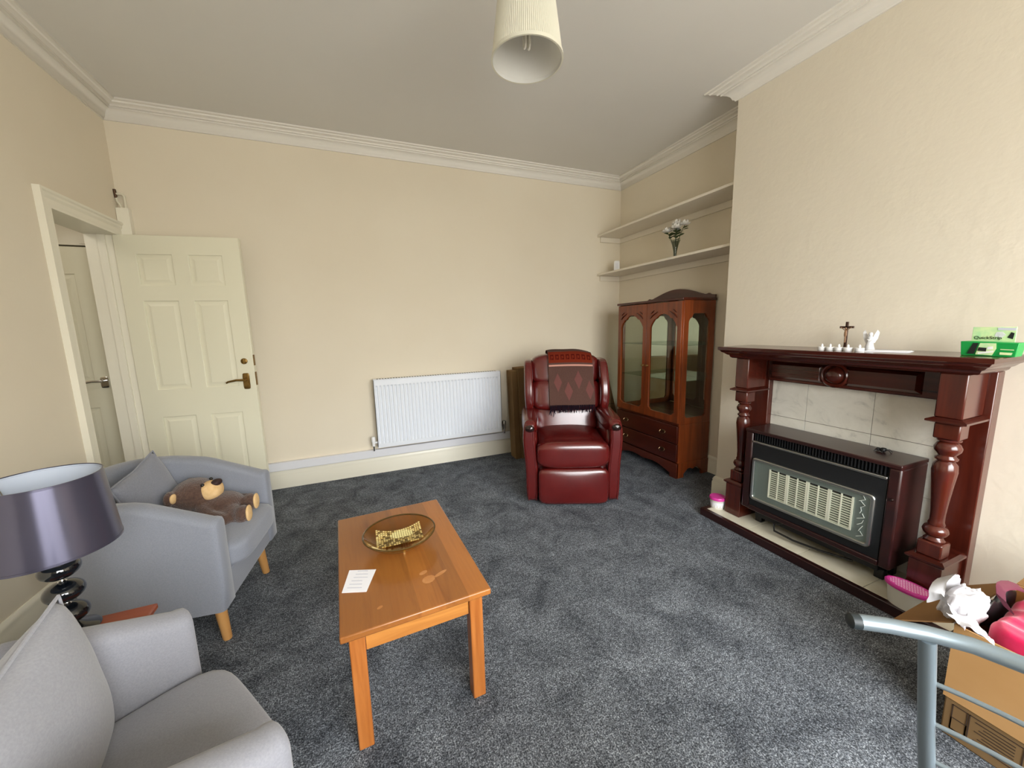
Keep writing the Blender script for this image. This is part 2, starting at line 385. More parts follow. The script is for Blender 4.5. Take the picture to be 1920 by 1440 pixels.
cornice('trim_4', lambda p, e: (CX-p, CY0-p if e == 0 else CY1+p*1.35), 'white moulded cornice with a cut end on the chimney breast')
# skirting
SK = [(0, 0), (.018, 0), (.018, .105), (.014, .115), (.016, .125), (.010, .140), (.004, .150), (0, .150)]
def skirt(name, fn, label):
    n = len(SK); v = []
    for e in (0, 1): v += [(*fn(p, e), z) for p, z in SK]
    f = [(i, (i+1) % n, (i+1) % n+n, i+n) for i in range(n)] + [tuple(range(n)), tuple(reversed(range(n, 2*n)))]
    struct(B().add(v, f).build(name, 'gloss', smooth=50), label, 'skirting')
skirt('baseboard_back', lambda p, e: ((LX+p) if e == 0 else (RX-p), DY-p), 'white skirting board under the radiator')
skirt('baseboard_left', lambda p, e: (LX+p, FY if e == 0 else DY0-.075), 'white skirting board behind the grey armchairs')
skirt('baseboard_right', lambda p, e: (RX-p, CY1+p if e == 0 else (DY-p)), 'white skirting board in the alcove behind the display cabinet')
skirt('baseboard_chimney', lambda p, e: (CX-p, 1.762 if e == 0 else CY1+p), 'short white skirting board at the corner of the chimney breast')
skirt('baseboard_chimney_side', lambda p, e: ((CX-p) if e == 0 else RX-p, CY1+p), 'white skirting board on the side of the chimney breast')
# pipe trunking along the back wall
t = struct(thing('trim_5', 'pale plastic pipe boxing running along the wall above the skirting', 'pipe boxing', (0, DY, .158)), 'pale plastic pipe boxing running along the wall above the skirting', 'pipe boxing')
bx(-.95, 1.42, -.034, 0, 0, .072).build('boxing', 'trunk', t, bevel=.004)
bx(-.95, 1.42, -.039, -.034, .060, .072).build('boxing_lip', 'trunk', t)

# doorway lining and architrave
t = struct(thing('trim_6', 'white moulded door frame in the left corner', 'door frame', (LX, DY0, 0)), 'white moulded door frame in the left corner', 'door frame')
bx(-.17, .012, 0, .022, 0, DZ-.02).build('door_lining', 'gloss', t); bx(-.17, .012, DY1-DY0-.022, DY1-DY0, 0, DZ-.02).build('door_lining', 'gloss', t)
bx(-.17, .012, 0, DY1-DY0, DZ-.02, DZ).build('door_lining', 'gloss', t)
AR = [(0, 0), (.012, 0), (.016, .012), (.014, .03), (.022, .042), (.022, .055), (.030, .062), (.030, .075), (0, .075)]     # (proud, across)
yl = .006; n = len(AR); zt = DZ-.006
v = [(p, yl-a, 0) for p, a in AR] + [(p, yl-a, zt+a) for p, a in AR]
B().add(v, [(i, (i+1) % n, (i+1) % n+n, i+n) for i in range(n)] + [tuple(range(n)), tuple(reversed(range(n, 2*n)))]).build('architrave', 'gloss', t, smooth=30)
ye = DY-DY0-.002
v = [(p, yl-a, zt+a) for p, a in AR] + [(p, ye, zt+a) for p, a in AR]
B().add(v, [(i, (i+1) % n, (i+1) % n+n, i+n) for i in range(n)] + [tuple(range(n)), tuple(reversed(range(n, 2*n)))]).build('architrave_head', 'gloss', t, smooth=30)
bx(-.10, -.085, .022, .036, 0, DZ-.02).build('door_stop', 'gloss', t); bx(-.10, -.06, DY1-DY0-.036, DY1-DY0-.022, 0, DZ-.02).build('door_stop', 'gloss', t)

def six_panel_door(t, w_, h_, rows, cols, thick=.04, mat='doorp'):
    """leaf front at y=0 (faces -y), x from 0 to w_; raised and fielded panels as parts"""
    out = [(0, 0), (w_, 0), (w_, h_), (0, h_)]; holes = []
    for (z0, z1) in rows:
        for (x0, x1) in cols: holes.append([(x0, z0), (x1, z0), (x1, z1), (x0, z1)])
    B().plate([out]+holes, .010).build('door_face', mat, t, bevel=.003)
    bx(0, w_, .0101, thick, 0, h_).build('door_core', mat, t)
    for (z0, z1) in rows:
        for (x0, x1) in cols:
            q = B(); a, b_ = .010, .034
            def ring(i, y): return [(x0+i, y, z0+i), (x1-i, y, z0+i), (x1-i, y, z1-i), (x0+i, y, z1-i)]
            v = ring(.001, .0101) + ring(a, .0095) + ring(b_, .003)
            f = [(k+4*j, (k+1) % 4+4*j, (k+1) % 4+4*j+4, k+4*j+4) for j in (0, 1) for k in range(4)] + [(8, 9, 10, 11)]
            q.add(v, f).build('door_panel', mat, t, smooth=15)
def lever(t, x, z, mat, sgn=-1, y=0, L=.105):
    h = B(); h.sq((x, y-.005, z), (.022, .005, .06 if mat == 'brass' else .04), 8, 6)
    o = h.build('handle_plate', mat, t)
    q = B(); q.tube([(x, y-.008, z+.012), (x, y-.045, z+.012)], .009, 12); q.tube([(x, y-.042, z+.012), (x+sgn*.05, y-.048, z+.014), (x+sgn*L, y-.046, z+.004), (x+sgn*(L+.012), y-.044, z-.004)], [.009, .008, .007, .006], 10)
    q.build('lever', mat, o); return o
d = struct(thing('door_1', 'cream six panel door standing open against the radiator wall', 'door', (-1.462, 3.462, .012), -7.5), 'cream six panel door standing open against the radiator wall', 'door')
DW, DH = .735, 1.972
six_panel_door(d, DW, DH, [(.215, .70), (.905, 1.53), (1.64, 1.845)], [(.115, .318), (.417, .62)])
lever(d, DW-.058, .935, 'brass')
b = B(); b.lathe([(0, 0), (.022, 0), (.022, .006), (.012, .010), (0, .010)], 18, T(DW-.058, 0, 1.085) @ RX_(90)); o = b.build('lock_escutcheon', 'brass', d)
bx(DW-.064, DW-.052, -.016, -.010, 1.065, 1.105).build('thumb_turn', 'brass', o, bevel=.002)
bx(DW, DW+.003, .004, .03, .90, 1.0).build('latch_plate', 'brass', d); bx(DW, DW+.003, .004, .03, 1.05, 1.13).build('latch_plate', 'brass', d)
d2 = struct(thing('door_2', 'closed white hall door seen through the open doorway', 'door', (-2.40, 3.655, .01)), 'closed white hall door seen through the open doorway', 'door')
six_panel_door(d2, .732, 1.915, [(.2, .78), (.98, 1.73)], [(.12, .325), (.425, .62)])
bx(-.02, .78, .052, .06, 0, 2.16).build('gap_blocker', 'coppero', d2)  # dark board added to block sky showing in the gap above the door
lever(d2, .732-.055, .965, 'chrome')
bx(.732-.225, .732-.20, -.012, 0, 1.62, 1.665).build('coat_hook', 'coppero', d2, bevel=.002)
bx(.7325, .76, -.012, .05, 0, 2.15).build('door_frame_post', 'gloss', d2)
bx(0, .7325, -.004, .05, 1.925, 2.15).build('over_panel', 'gloss', d2)
bx(.68, .7325, -.012, -.004, 1.935, 2.15).build('over_panel_bead', 'gloss', d2)

# pipe casing in the corner
t = thing('pipe_casing', 'narrow white pipe casing with bent pipes in the corner above the open door', 'pipe casing', (LX+.036, DY, 0))
bx(-.034, .034, -.045, 0, 0, 2.17).build('casing', 'gloss', t, bevel=.003)
B().tube([(.015, -.022, 2.165), (.015, -.022, 2.25), (.005, -.022, 2.262), (-.026, -.022, 2.262)], .008, 8).build('pipe', 'copper', t)
B().tube([(-.008, -.022, 2.165), (-.012, -.022, 2.19), (-.026, -.022, 2.215), (-.027, -.022, 2.24)], .008, 8).build('pipe', 'copper', t)
B().tube([(-.028, -.022, 2.235), (-.031, -.024, 2.29)], .009, 8).build('pipe_stub', 'coppero', t)

# ------------------------------------------------------------------ radiator
t = thing('radiator', 'white ribbed panel radiator mounted on the wall', 'radiator', (.105, DY-.10, .262))
RW, RH = 1.183, .608
nr = 36; pit = (RW-.03)/nr; zs = [0, .035, .05, RH-.062, RH-.047, RH]; dep = [0, 0, 1, 1, 0, 0]
xs = []; 
for k in range(nr):
    x0 = .015+k*pit; xs += [(x0, 0), (x0+pit*.18, 1), (x0+pit*.38, 1), (x0+pit*.56, 0)]
xs = [(0, 0)]+xs+[(RW, 0)]
v = [(x, .0105*(d_*g), z) for z, g in zip(zs, dep) for x, d_ in xs]; m_ = len(xs)
f = [(j*m_+i, j*m_+i+1, (j+1)*m_+i+1, (j+1)*m_+i) for j in range(len(zs)-1) for i in range(m_-1)]
B().add(v, f).build('front_panel', 'radw', t, smooth=25)
bx(0, RW, .013, .022, 0, RH).build('panel_back', 'radw', t)
bx(0, .004, .0, .062, .01, RH).build('end_panel', 'radw', t); bx(RW-.004, RW, 0, .062, .01, RH).build('end_panel', 'radw', t)
bx(.004, RW-.004, .052, .060, .02, RH-.01).build('rear_panel', 'radw', t)
b = B(); b.box(0, RW, -.002, .064, RH, RH+.008); b.build('top_grille', 'radw', t, bevel=.003)
b = B()
for k in range(48): b.box(.03+k*(RW-.06)/48, .03+k*(RW-.06)/48+.012, .012, .052, RH+.008, RH+.0084)
tag(b.build('grille_slots', 'ceramd', t), kind='stuff')
for x, s in ((0, -1), (RW, 1)):
    vb = B(); vb.tube([(x, .03, .045), (x+s*.03, .03, .045)], .010, 10); vb.lathe([(0, 0), (.016, 0), (.018, .01), (.016, .045), (.012, .05), (0, .05)], 14, T(x+s*.035, .03, .052))
    vb.lathe([(.013, -.02), (.013, .03)], 10, T(x+s*.035, .03, .035)); o = vb.build('valve', 'white' if s < 0 else 'steel', t)
    B().tube([(x+s*.035, .03, .015), (x+s*.035, .03, -.030)], .008, 10).build('valve_pipe', 'chrome', o)
for x in (.2, RW-.2): bx(x-.02, x+.02, .062, .0995, .1, RH-.08).build('wall_bracket', 'steel', t)

# ------------------------------------------------------------------ pendant light
t = thing('pendant_light', 'cream pleated drum shade hanging from the ceiling', 'pendant lamp', (.71, 1.5, 2.335))
def pleated(r0, r1, h0, n, amp):
    v, f = [], []
    rows = [(0, r0), (.26, r1)]
    for z, r in rows:
        for k in range(n):
            a = 2*PI*k/n; rr = r + (amp if k % 2 else -amp); v.append((rr*math.cos(a), rr*math.sin(a), z))
    f = [(k, (k+1) % n, n+(k+1) % n, n+k) for k in range(n)]
    return B().add(v, f)
pleated(.139, .104, .26, 220, .0012).build('shade', 'pleat', t, fixn=False, smooth=20)
B().lathe([(.1365, .001), (.1015, .259)], 64, cap=False).build('shade_lining', 'pleatin', t, fixn=False)
for z, r in ((.0, .1395), (.247, .1065)):
    B().lathe([(r-.004, z), (r+.0025, z), (r+.0015, z+.013), (r-.005, z+.013)], 64, cap=False).build('shade_trim', 'pleat', t)
b = B()
for k in range(3): a = k*2*PI/3+.5; b.tube([(.02*math.cos(a), .02*math.sin(a), .20), (.106*math.cos(a), .106*math.sin(a), .235)], .0018, 6)
b.build('shade_carrier', 'steel', t)
B().lathe([(0, .165), (.018, .165), (.02, .19), (.02, .225), (.012, .245), (0, .245)], 20).build('lamp_holder', 'white', t)
b = B(); b.lathe([(0, .12), (.017, .12), (.017, .164), (0, .164)], 18)
for s in (-1, 1):
    for u in (-1, 1): b.tube([(s*.009+.003*u*0, u*.008, .125), (s*.009, u*.008, .055), (s*.009, u*.004, .047), (s*.009, 0, .045)], .0048, 8)
b.build('bulb', 'bulb', t)
B().tube([(0, 0, .24), (0, 0, ZC-2.335-.02)], .0035, 8).build('flex', 'white', t)
B().lathe([(.045, ZC-2.335-.0005), (.045, ZC-2.335-.012), (.03, ZC-2.335-.03), (.008, ZC-2.335-.04), (0, ZC-2.335-.04)], 24).build('ceiling_rose', 'white', t)

# ------------------------------------------------------------------ recliner
t = thing('recliner_armchair', 'oxblood leather wing recliner beside the display cabinet', 'armchair', (1.385, 2.262, 0), -24)
def soft(c, h, p=5, n=12, fn=None): return B().sq(c, h, p, n, fn)
def crown(zc, k, cx=0, hx=.25, cy=.25, hy=.3):
    def fn(q):
        if q.z > zc: q.z += k*(1-((q.x-cx)/hx)**2)*(1-((q.y-cy)/hy)**2*.8)
        return q
    return fn
soft((0, .265, .39), (.252, .315, .085), 6, 14, crown(.42, .022, 0, .25, .26, .3)).build('seat_cushion', 'leather', t, smooth=180)
soft((0, .02, .383), (.262, .085, .100), 4.2, 14).build('seat_roll', 'leather', t, smooth=180)
def foot(q):
    k = 1-(q.x/.26)**2
    if q.y < 0: q.y -= .018*k*max(0, math.sin((q.z-.02)/.26*PI))
    return q
soft((0, .0, .15), (.252, .055, .135), 9, 14, foot).build('footrest', 'leather', t, smooth=180)
bx(-.25, .25, .05, .62, .04, .32).build('seat_base', 'leatherd', t)
for s in (-1, 1):
    # upright front of the arm, curving forward at the top
    def arm_fn(q, s=s):
        q.x += s*.018*math.exp(-((q.z-.50)/.16)**2)
        return q
    a = soft((s*.297, .055, .325), (.046, .060, .305), 7, 12, arm_fn).build('arm_front', 'leather', t, smooth=180)
    for e in (-1, 1):
        pts = [(s*.297+e*.028+s*.018*math.exp(-((z-.50)/.16)**2), -.006+.002*abs(e), z) for z in [.03+.025*i for i in range(23)]]
        B().tube(pts, .0035, 6).build('piping', 'leatherd', a)
    soft((s*.303, .300, .582), (.064, .318, .062), 3.2, 14).build('arm_pad', 'leather', t, smooth=180)
    soft((s*.297, .34, .29), (.047, .29, .262), 10, 8).build('side_panel', 'leather', t, smooth=180)
    B().lathe([(0, -.02), (.018, -.02), (.026, -.008), (.026, .004), (.018, .014), (0, .017)], 18, T(s*.308, -.016, .578) @ RX_(90) @ SC(1.25, 1, 1)).build('arm_knob', 'darkknob', t)
    def wing_fn(q, s=s):
        k = (q.z-.62)/.4
        q.y += .10*k*k - .03*math.sin(max(0, min(1, k))*PI)
        q.x -= s*.014*max(0, .35-k)
        return q
    wg = soft((s*.306, .480, .82), (.036, .130, .205), 6, 14, wing_fn).build('wing', 'leather', t, smooth=180)
    B().tube([wing_fn(Vector((s*.322, .352, z))) for z in [.65+.03*i for i in range(12)]], .004, 6).build('piping', 'leatherd', wg)
def lean(k, z0):
    def fn(q): q.y += k*(q.z-z0); return q
    return fn
def head_fn(q):
    q.y += .22*(q.z-.62)
    if q.z > .95: q.z += .018*(1-(q.x/.29)**2)
    return q
soft((0, .50, .535), (.268, .09, .125), 5, 12, lean(.22, .5)).build('lumbar_cushion', 'leather', t, smooth=180)
soft((0, .487, .738), (.288, .105, .130), 4.6, 14, lean(.2, .62)).build('back_cushion', 'leather', t, smooth=180)
soft((0, .492, .940), (.286, .095, .118), 4.6, 14, head_fn).build('head_cushion', 'leather', t, smooth=180)
soft((0, .66, .60), (.30, .055, .42), 6, 12, lambda q: Vector((q.x*(1-.08*max(0, q.z-.8)), q.y+.2*(q.z-.6)*.8, q.z+(.022*(1-(q.x/.3)**2) if q.z > .9 else 0)))).build('back_shell', 'leather', t, smooth=180)
# throw over the chair back
tb = thing('throw_blanket', 'brown woven throw with diamonds draped over the recliner backrest', 'throw', (1.385, 2.262, 0), -24)
path = [(.805, .80), (.800, .95), (.775, 1.060), (.715, 1.092), (.610, 1.098), (.540, 1.090), (.482, 1.050), (.454, 1.00), (.446, .94), (.436, .88), (.412, .82), (.388, .76), (.372, .70), (.370, .655)]
def cr_(p, s):
    n = len(p)-1; x = s*n; i = min(int(x), n-1); f_ = x-i
    a, b_, c_, d_ = p[max(i-1, 0)], p[i], p[i+1], p[min(i+2, n)]
    return tuple(.5*((2*b_[k])+(-a[k]+c_[k])*f_+(2*a[k]-5*b_[k]+4*c_[k]-d_[k])*f_*f_+(-a[k]+3*b_[k]-3*c_[k]+d_[k])*f_**3) for k in (0, 1))
def sheet(u, s, off=0):
    y, z = cr_(path, s); y2, z2 = cr_(path, min(1, s+.01)); y1, z1 = cr_(path, max(0, s-.01))
    ty, tz = y2-y1, z2-z1; l = math.hypot(ty, tz) or 1; ny, nz = tz/l, -ty/l      # outward
    x = -.142+.364*u + .010*(s-.5)
    rip = .003*math.sin(u*9+s*4)
    arch = -.020*((u-.40)*2)**2*max(0, 1-abs(s-.30)/.35)
    return Vector((x, y+ny*(off+rip), z+nz*(off+rip)+arch))
def patch(u0, u1, s0, s1, off, nu=14, ns=40, th=.003):
    v = [sheet(u0+(u1-u0)*i/nu, s0+(s1-s0)*j/ns, o) for o in (off, off-th) for j in range(ns+1) for i in range(nu+1)]
    m = (nu+1); N = m*(ns+1); f = []
    for j in range(ns):
        for i in range(nu):
            q = (j*m+i, j*m+i+1, (j+1)*m+i+1, (j+1)*m+i); f += [q, tuple(reversed([x+N for x in q]))]
    rim = [i for i in range(m)] + [j*m+nu for j in range(1, ns+1)] + [ns*m+i for i in reversed(range(nu))] + [j*m for j in reversed(range(1, ns))]
    f += [(rim[k], rim[(k+1) % len(rim)], rim[(k+1) % len(rim)]+N, rim[k]+N) for k in range(len(rim))]
    return B().add(v, f)
patch(0, 1, 0, 1, .006).build('woven_cloth', 'throwb', tb, smooth=60)
patch(.01, .99, .40, .535, .0075, 14, 10, .001).build('key_band', 'throwr', tb, smooth=60)
patch(.01, .99, .555, .572, .008, 14, 3, .001).build('pale_stripe', 'throwl', tb, smooth=60)
kb = B()
for k in range(8):
    u = .05+k*.118
    for (a, c_, d_, e) in ((0, .075, .44, .455), (0, .018, .44, .50), (.03, .075, .485, .50), (.06, .075, .44, .50)):
        q = patch(u+a, u+c_, d_, e, .0085, 2, 3, .001); kb.add(q.v, q.f)
kb.build('key_pattern', 'throwk', tb)
for (u, s) in ((.20, .74), (.43, .83), (.66, .715), (.90, .82)):
    pts = [sheet(u+du*.092, s+ds*.095, .0085) for du, ds in ((0, -1), (.5, -.5), (1, 0), (.5, .5), (0, 1), (-.5, .5), (-1, 0), (-.5, -.5))]
    B().add(pts+[sheet(u, s, .0085)], [(i, (i+1) % 8, 8) for i in range(8)]).build('woven_diamond', 'throwd', tb)
fb = B()
for k in range(64):
    u = (k+.5)/64; p = sheet(u, 1, .004); L_ = random.uniform(.028, .055) + (.03 if k < 8 and random.random() < .5 else 0)
    fb.tube([p+Vector((0, 0, .012)), p+Vector((random.uniform(-.004, .004), -.004, -L_*.5)), p+Vector((random.uniform(-.010, .010), -.006, -L_))], .0032, 5)
tag(fb.build('fringe', 'fringe', tb), kind='stuff')

# flattened carton behind the recliner
t = thing('tall_carton', 'tall brown cardboard carton leaning on the wall behind the recliner', 'cardboard box', (1.375, DY-.24, 0))
lean_m = Matrix.Identity(4); lean_m[1][2] = .08
B().box(.0, .06, .0, .13, 0, .875, lean_m).build('carton_end', 'cardo', t, bevel=.003)
B().prism([(.062, 0), (1.30, 0), (1.095, .925), (.062, .90)], 'y', -.01, .13, lean_m).build('carton_body', 'cardo', t, bevel=.004)
B().box(.062, 1.19, -.0115, -.0101, .44, .445, lean_m).build('carton_crease', 'ink', t)

# ------------------------------------------------------------------ alcove shelves
for z, lb in ((2.232, 'upper of the two cream alcove shelves, empty, nearest the cornice'), (1.828, 'lower cream alcove shelf holding the glass vase of white roses')):
    t = thing('wall_shelf', lb, 'shelf', (2.478, CY1, z), group='alcove shelves')
    bx(0, RX-2.478, .001, DY-CY1-.001, 0, .019).build('shelf_board', 'shelfp', t, bevel=.002)
    bx(RX-2.478-.02, RX-2.478, .001, DY-CY1-.02, -.052, -.0005).build('batten', 'shelfp', t, bevel=.002)
    bx(.035, RX-2.478, DY-CY1-.02, DY-CY1, -.052, -.0005).build('batten', 'shelfp', t, bevel=.002)
    bx(.035, RX-2.478-.02, .001, .02, -.052, -.0005).build('batten', 'shelfp', t, bevel=.002)
SH = 1.828+.019
t = thing('glass_vase', 'slim clear flared glass vase on the lower shelf', 'vase', (2.595, 2.575, SH))
B().lathe([(0, .002), (.030, .002), (.031, .006), (.012, .016), (.015, .06), (.026, .115), (.040, .155), (.0375, .155), (.0235, .115), (.0125, .06), (.008, .02), (0, .018)], 28).build('vase_body', 'vaseg', t)
def rose(i, top, label):
    t = thing('silk_rose', label, 'flower', (2.595, 2.575, SH+.022), group='white roses in the vase')
    B().tube([(0, 0, 0), (top[0]*.3, top[1]*.3, top[2]*.5), (top[0]*.7, top[1]*.7, top[2]*.82), top], .0026, 6).build('stem', 'leaf', t)
    c = Vector(top)
    for ring, (n, r, h, op) in enumerate(((5, .013, .040, .25), (6, .023, .038, .55), (6, .031, .032, .95))):
        b = B()
        for k in range(n):
            a = 2*PI*k/n + ring*.5
            R_ = T(*c) @ RZ_(math.degrees(a)) @ RY_(math.degrees(op)*.55)
            v = []
            for j in range(5):
                w2 = r*.62*math.sin(PI*(.18+.72*j/4)); zz = h*j/4; bow = r*(.35+.65*math.sin(PI*.5*j/4))
                v += [(bow, -w2, zz), (bow*1.12, 0, zz), (bow, w2, zz)]
            f = [(j*3+i_, j*3+i_+1, j*3+i_+4, j*3+i_+3) for j in range(4) for i_ in range(2)]
            b.add(v, f, R_)
        b.build('petals', 'petal', t, smooth=180)
    for k in range(7):
        a = random.uniform(0, 2*PI); p = Vector((top[0]*(.6+.05*k), top[1]*(.6+.05*k), top[2]*(.66+.045*k)))
        R_ = T(*p) @ RZ_(math.degrees(a)) @ RY_(-20)
        v = [(0, 0, 0), (.014, -.014, .003), (.032, -.013, .002), (.046, 0, -.006), (.032, .013, .002), (.014, .014, .003)]
        B().add(v, [(0, 1, 2, 3), (0, 3, 4, 5)], R_).build('leaf', 'leaf', t)
rose(0, (-.03, .07, .215), 'white silk rose drooping furthest towards the corner of the alcove')
rose(1, (.0, -.01, .262), 'tallest white silk rose standing upright in the middle of the vase')
rose(2, (.02, -.075, .245), 'white silk rose leaning furthest towards the chimney breast')
rose(3, (-.035, -.035, .225), 'white silk rose low at the front of the vase')
rose(4, (.03, .025, .215), 'white silk rose low at the back of the vase')
t = thing('white_device', 'small white plastic device standing at the corner end of the lower shelf', 'device', (2.60, 3.37, SH), -38)
B().sq((0, 0, .058), (.030, .020, .058), 6, 8).build('device_body', 'white', t)
bx(-.016, .016, -.021, -.0195, .035, .095).build('device_window', 'trunk', t)

# ------------------------------------------------------------------ display cabinet
t = thing('display_cabinet', 'reddish wooden display cabinet with arched glass doors and two drawers', 'cabinet', (2.405, 2.675, 0), -90)
W2, CDp, CH = .395, .355, 1.48
def scallop(hw, z0=0, z1=.13):
    pts = [(-hw, z0), (-hw+.075, z0)]
    for i in range(13):
        u = i/12; x = -hw+.075+(2*hw-.15)*u; s = min(u, 1-u)*2
        pts.append((x, z0+.03+.045*math.sin(min(1, s*1.6)*PI/2) - .014*math.exp(-((u-.5)/.09)**2)))
    return pts+[(hw-.075, z0), (hw, z0), (hw, z1), (-hw, z1)]
B().plate([scallop(W2+.008)], .02, T(0, -.008, 0)).build('plinth_front', 'cabx', t, bevel=.002)
B().plate([scallop(CDp/2)], .02, T(W2+.008, CDp/2, 0) @ RZ_(90)).build('plinth_side', 'cab', t, bevel=.002)
B().plate([scallop(CDp/2)], .02, T(-W2+.012, CDp/2, 0) @ RZ_(90)).build('plinth_side', 'cab', t, bevel=.002)
bx(-W2+.012, W2-.012, .012, CDp, .10, .13).build('bottom_board', 'cabx', t)
for s in (-1, 1):
    bx(s*W2-(.018 if s > 0 else 0), s*W2+(.018 if s < 0 else 0), .012, CDp, .13, .46).build('lower_side', 'cab', t)
    # upper glazed side
    arch = []
    hw = .116
    for i in range(25):
        u = -1+2*i/24; x = hw*u; au = abs(u)
        z = 1.375 if au < .55 else (1.375-.035*((au-.55)/.2) if au < .75 else 1.34-.03*((au-.75)/.25)**2)
        arch.append((-x, z-.46))
    hole = [(-hw+.02, .055), (hw-.02, .055), (hw, .075)] + arch + [(-hw, .075)]
    o = B().plate([[(-CDp/2+.006, 0), (CDp/2-.006, 0), (CDp/2-.006, CH-.46), (-CDp/2+.006, CH-.46)], hole], .018, T(s*W2-(0 if s > 0 else -.018), CDp/2+.006, .46) @ RZ_(90)).build('glazed_side', 'cab', t, bevel=.002)
    bx(s*W2-s*.010-.002, s*W2-s*.010+.002, .07, CDp-.06, .50, 1.40).build('side_glass', 'glass', o)
bx(-W2+.018, W2-.018, .012, CDp-.012, .452, .470).build('middle_board', 'cabx', t)
bx(-W2+.018, W2-.018, CDp-.010, CDp, .13, .46).build('lower_back', 'cabd', t)
bx(-W2+.018, W2-.018, CDp-.010, CDp-.004, .47, CH).build('mirror_back', 'mirror', t)
bx(-W2-.012, W2+.012, -.016, CDp, CH, CH+.020).build('top_board', 'cabd', t, bevel=.004)
# crest on the back edge
cp = [(-W2-.012, 0)]
cp += [(-W2-.012, .025), (-W2+.03, .03), (-W2+.05, .042), (-W2+.075, .035), (-W2+.11, .04)]
for i in range(15):
    u = -1+2*i/14; cp.append((u*(W2-.11), .042+.062*math.cos(u*PI/2)**1.1))
cp += [(W2-.11, .04), (W2-.075, .035), (W2-.05, .042), (W2-.03, .03), (W2+.012, .025), (W2+.012, 0)]
B().plate([cp], .02, T(0, CDp-.03, CH+.020)).build('crest', 'cabd', t, bevel=.002)
for k in (0, 1):
    z0 = .142+k*.158
    dr = bx(-W2+.004, W2-.004, -.008, .30, z0, z0+.150).build('drawer', 'cabd', t, bevel=.003)
    for x in (-.24, .24):
        h = B(); h.sq((x, -.011, z0+.082), (.022, .003, .011), 3, 5)
        h.tube([(x-.028, -.012, z0+.084), (x-.030, -.022, z0+.072), (x-.014, -.026, z0+.062), (x+.014, -.026, z0+.062), (x+.030, -.022, z0+.072), (x+.028, -.012, z0+.084)], .003, 6)
        h.build('drop_handle', 'bronze', dr)
for s in (-1, 1):
    x0, x1 = (-W2+.004, -.002) if s < 0 else (.002, W2-.004)
    cx, hw = (x0+x1)/2, (x1-x0)/2; iw = hw-.044; zb, ztop = .475, CH-.006
    arch = []
    for i in range(33):
        u = 1-2*i/32; au = abs(u); x = cx+iw*u
        if au < .5: z = 1.352+.028*math.cos(au/.5*PI/2)
        elif au < .72: z = 1.345-.010*((au-.5)/.22)
        else: z = 1.325-.055*((au-.72)/.28)**1.5
        arch.append((x, z))
    hole = [(cx-iw+.03, zb+.06), (cx+iw-.03, zb+.06), (cx+iw, zb+.085)] + arch + [(cx-iw, zb+.085)]
    dr = B().plate([[(x0, zb), (x1, zb), (x1, ztop), (x0, ztop)], hole], .020, T(0, -.008, 0)).build('door', 'cab', t, bevel=.002)
    bx(cx-iw-.006, cx+iw+.006, .002, .005, zb+.05, 1.385).build('door_glass', 'glass', dr)
    # carved spandrels
    cb = B()
    for e in (-1, 1):
        cb.tube([(cx+e*iw*.98, -.010, 1.345), (cx+e*iw*.80, -.012, 1.372), (cx+e*iw*.62, -.012, 1.385), (cx+e*iw*.45, -.010, 1.400)], [.003, .006, .005, .002], 6)
        cb.tube([(cx+e*iw*.95, -.010, 1.385), (cx+e*iw*.82, -.012, 1.40), (cx+e*iw*.70, -.010, 1.412)], [.002, .005, .002], 6)
    cb.build('carving', 'cabd', dr)
    kx = -.026 if s < 0 else .026
    B().lathe([(0, 0), (.009, 0), (.006, .008), (.010, .016), (.007, .024), (0, .025)], 12, T(kx, -.008, .93) @ RX_(90)).build('knob', 'brass', dr)
for z in (.82, 1.115): bx(-W2+.02, W2-.02, .03, CDp-.014, z, z+.005).build('glass_shelf', 'glassg', t)

# ------------------------------------------------------------------ hearth and fireplace surround
t = thing('hearth', 'low mahogany edged hearth with cream tiles under the gas heater', 'hearth', (CX, 1.155, 0), -90)
HW, HD = .602, .352
b = B(); b.box(-HW, HW, -HD, -HD+.03, 0, .05); b.build('hearth_edge', 'mahogd', t, bevel=.004)
bx(-HW, -HW+.03, -HD+.03, -.02, 0, .05).build('hearth_edge', 'mahogd', t, bevel=.004); bx(HW-.03, HW, -HD+.03, -.02, 0, .05).build('hearth_edge', 'mahogd', t, bevel=.004)
bx(-HW+.03, HW-.03, -HD+.03, -.02, 0, .042).build('hearth_bed', 'grout', t)
for k in range(4):
    x0 = -HW+.031+k*(2*HW-.06)/4
    bx(x0, x0+(2*HW-.06)/4-.0025, -HD+.031, -.021, .042, .049).build('tile', 'htile', t, bevel=.001)
FZ = .05
t = thing('fireplace_surround', 'dark red mahogany fireplace surround with turned columns and mantel shelf', 'fireplace', (CX, 1.155, FZ), -90)
Z = lambda z: z-FZ
PW, OW = .512, .391
bx(-PW, -OW, -.062, 0, 0, Z(1.075)).build('side_board', 'mahog', t, bevel=.004); bx(OW, PW, -.062, 0, 0, Z(1.075)).build('side_board', 'mahog', t, bevel=.004)
bx(-OW, OW, -.075, 0, Z(.935), Z(1.075)).build('frieze', 'mahogx', t, bevel=.004)
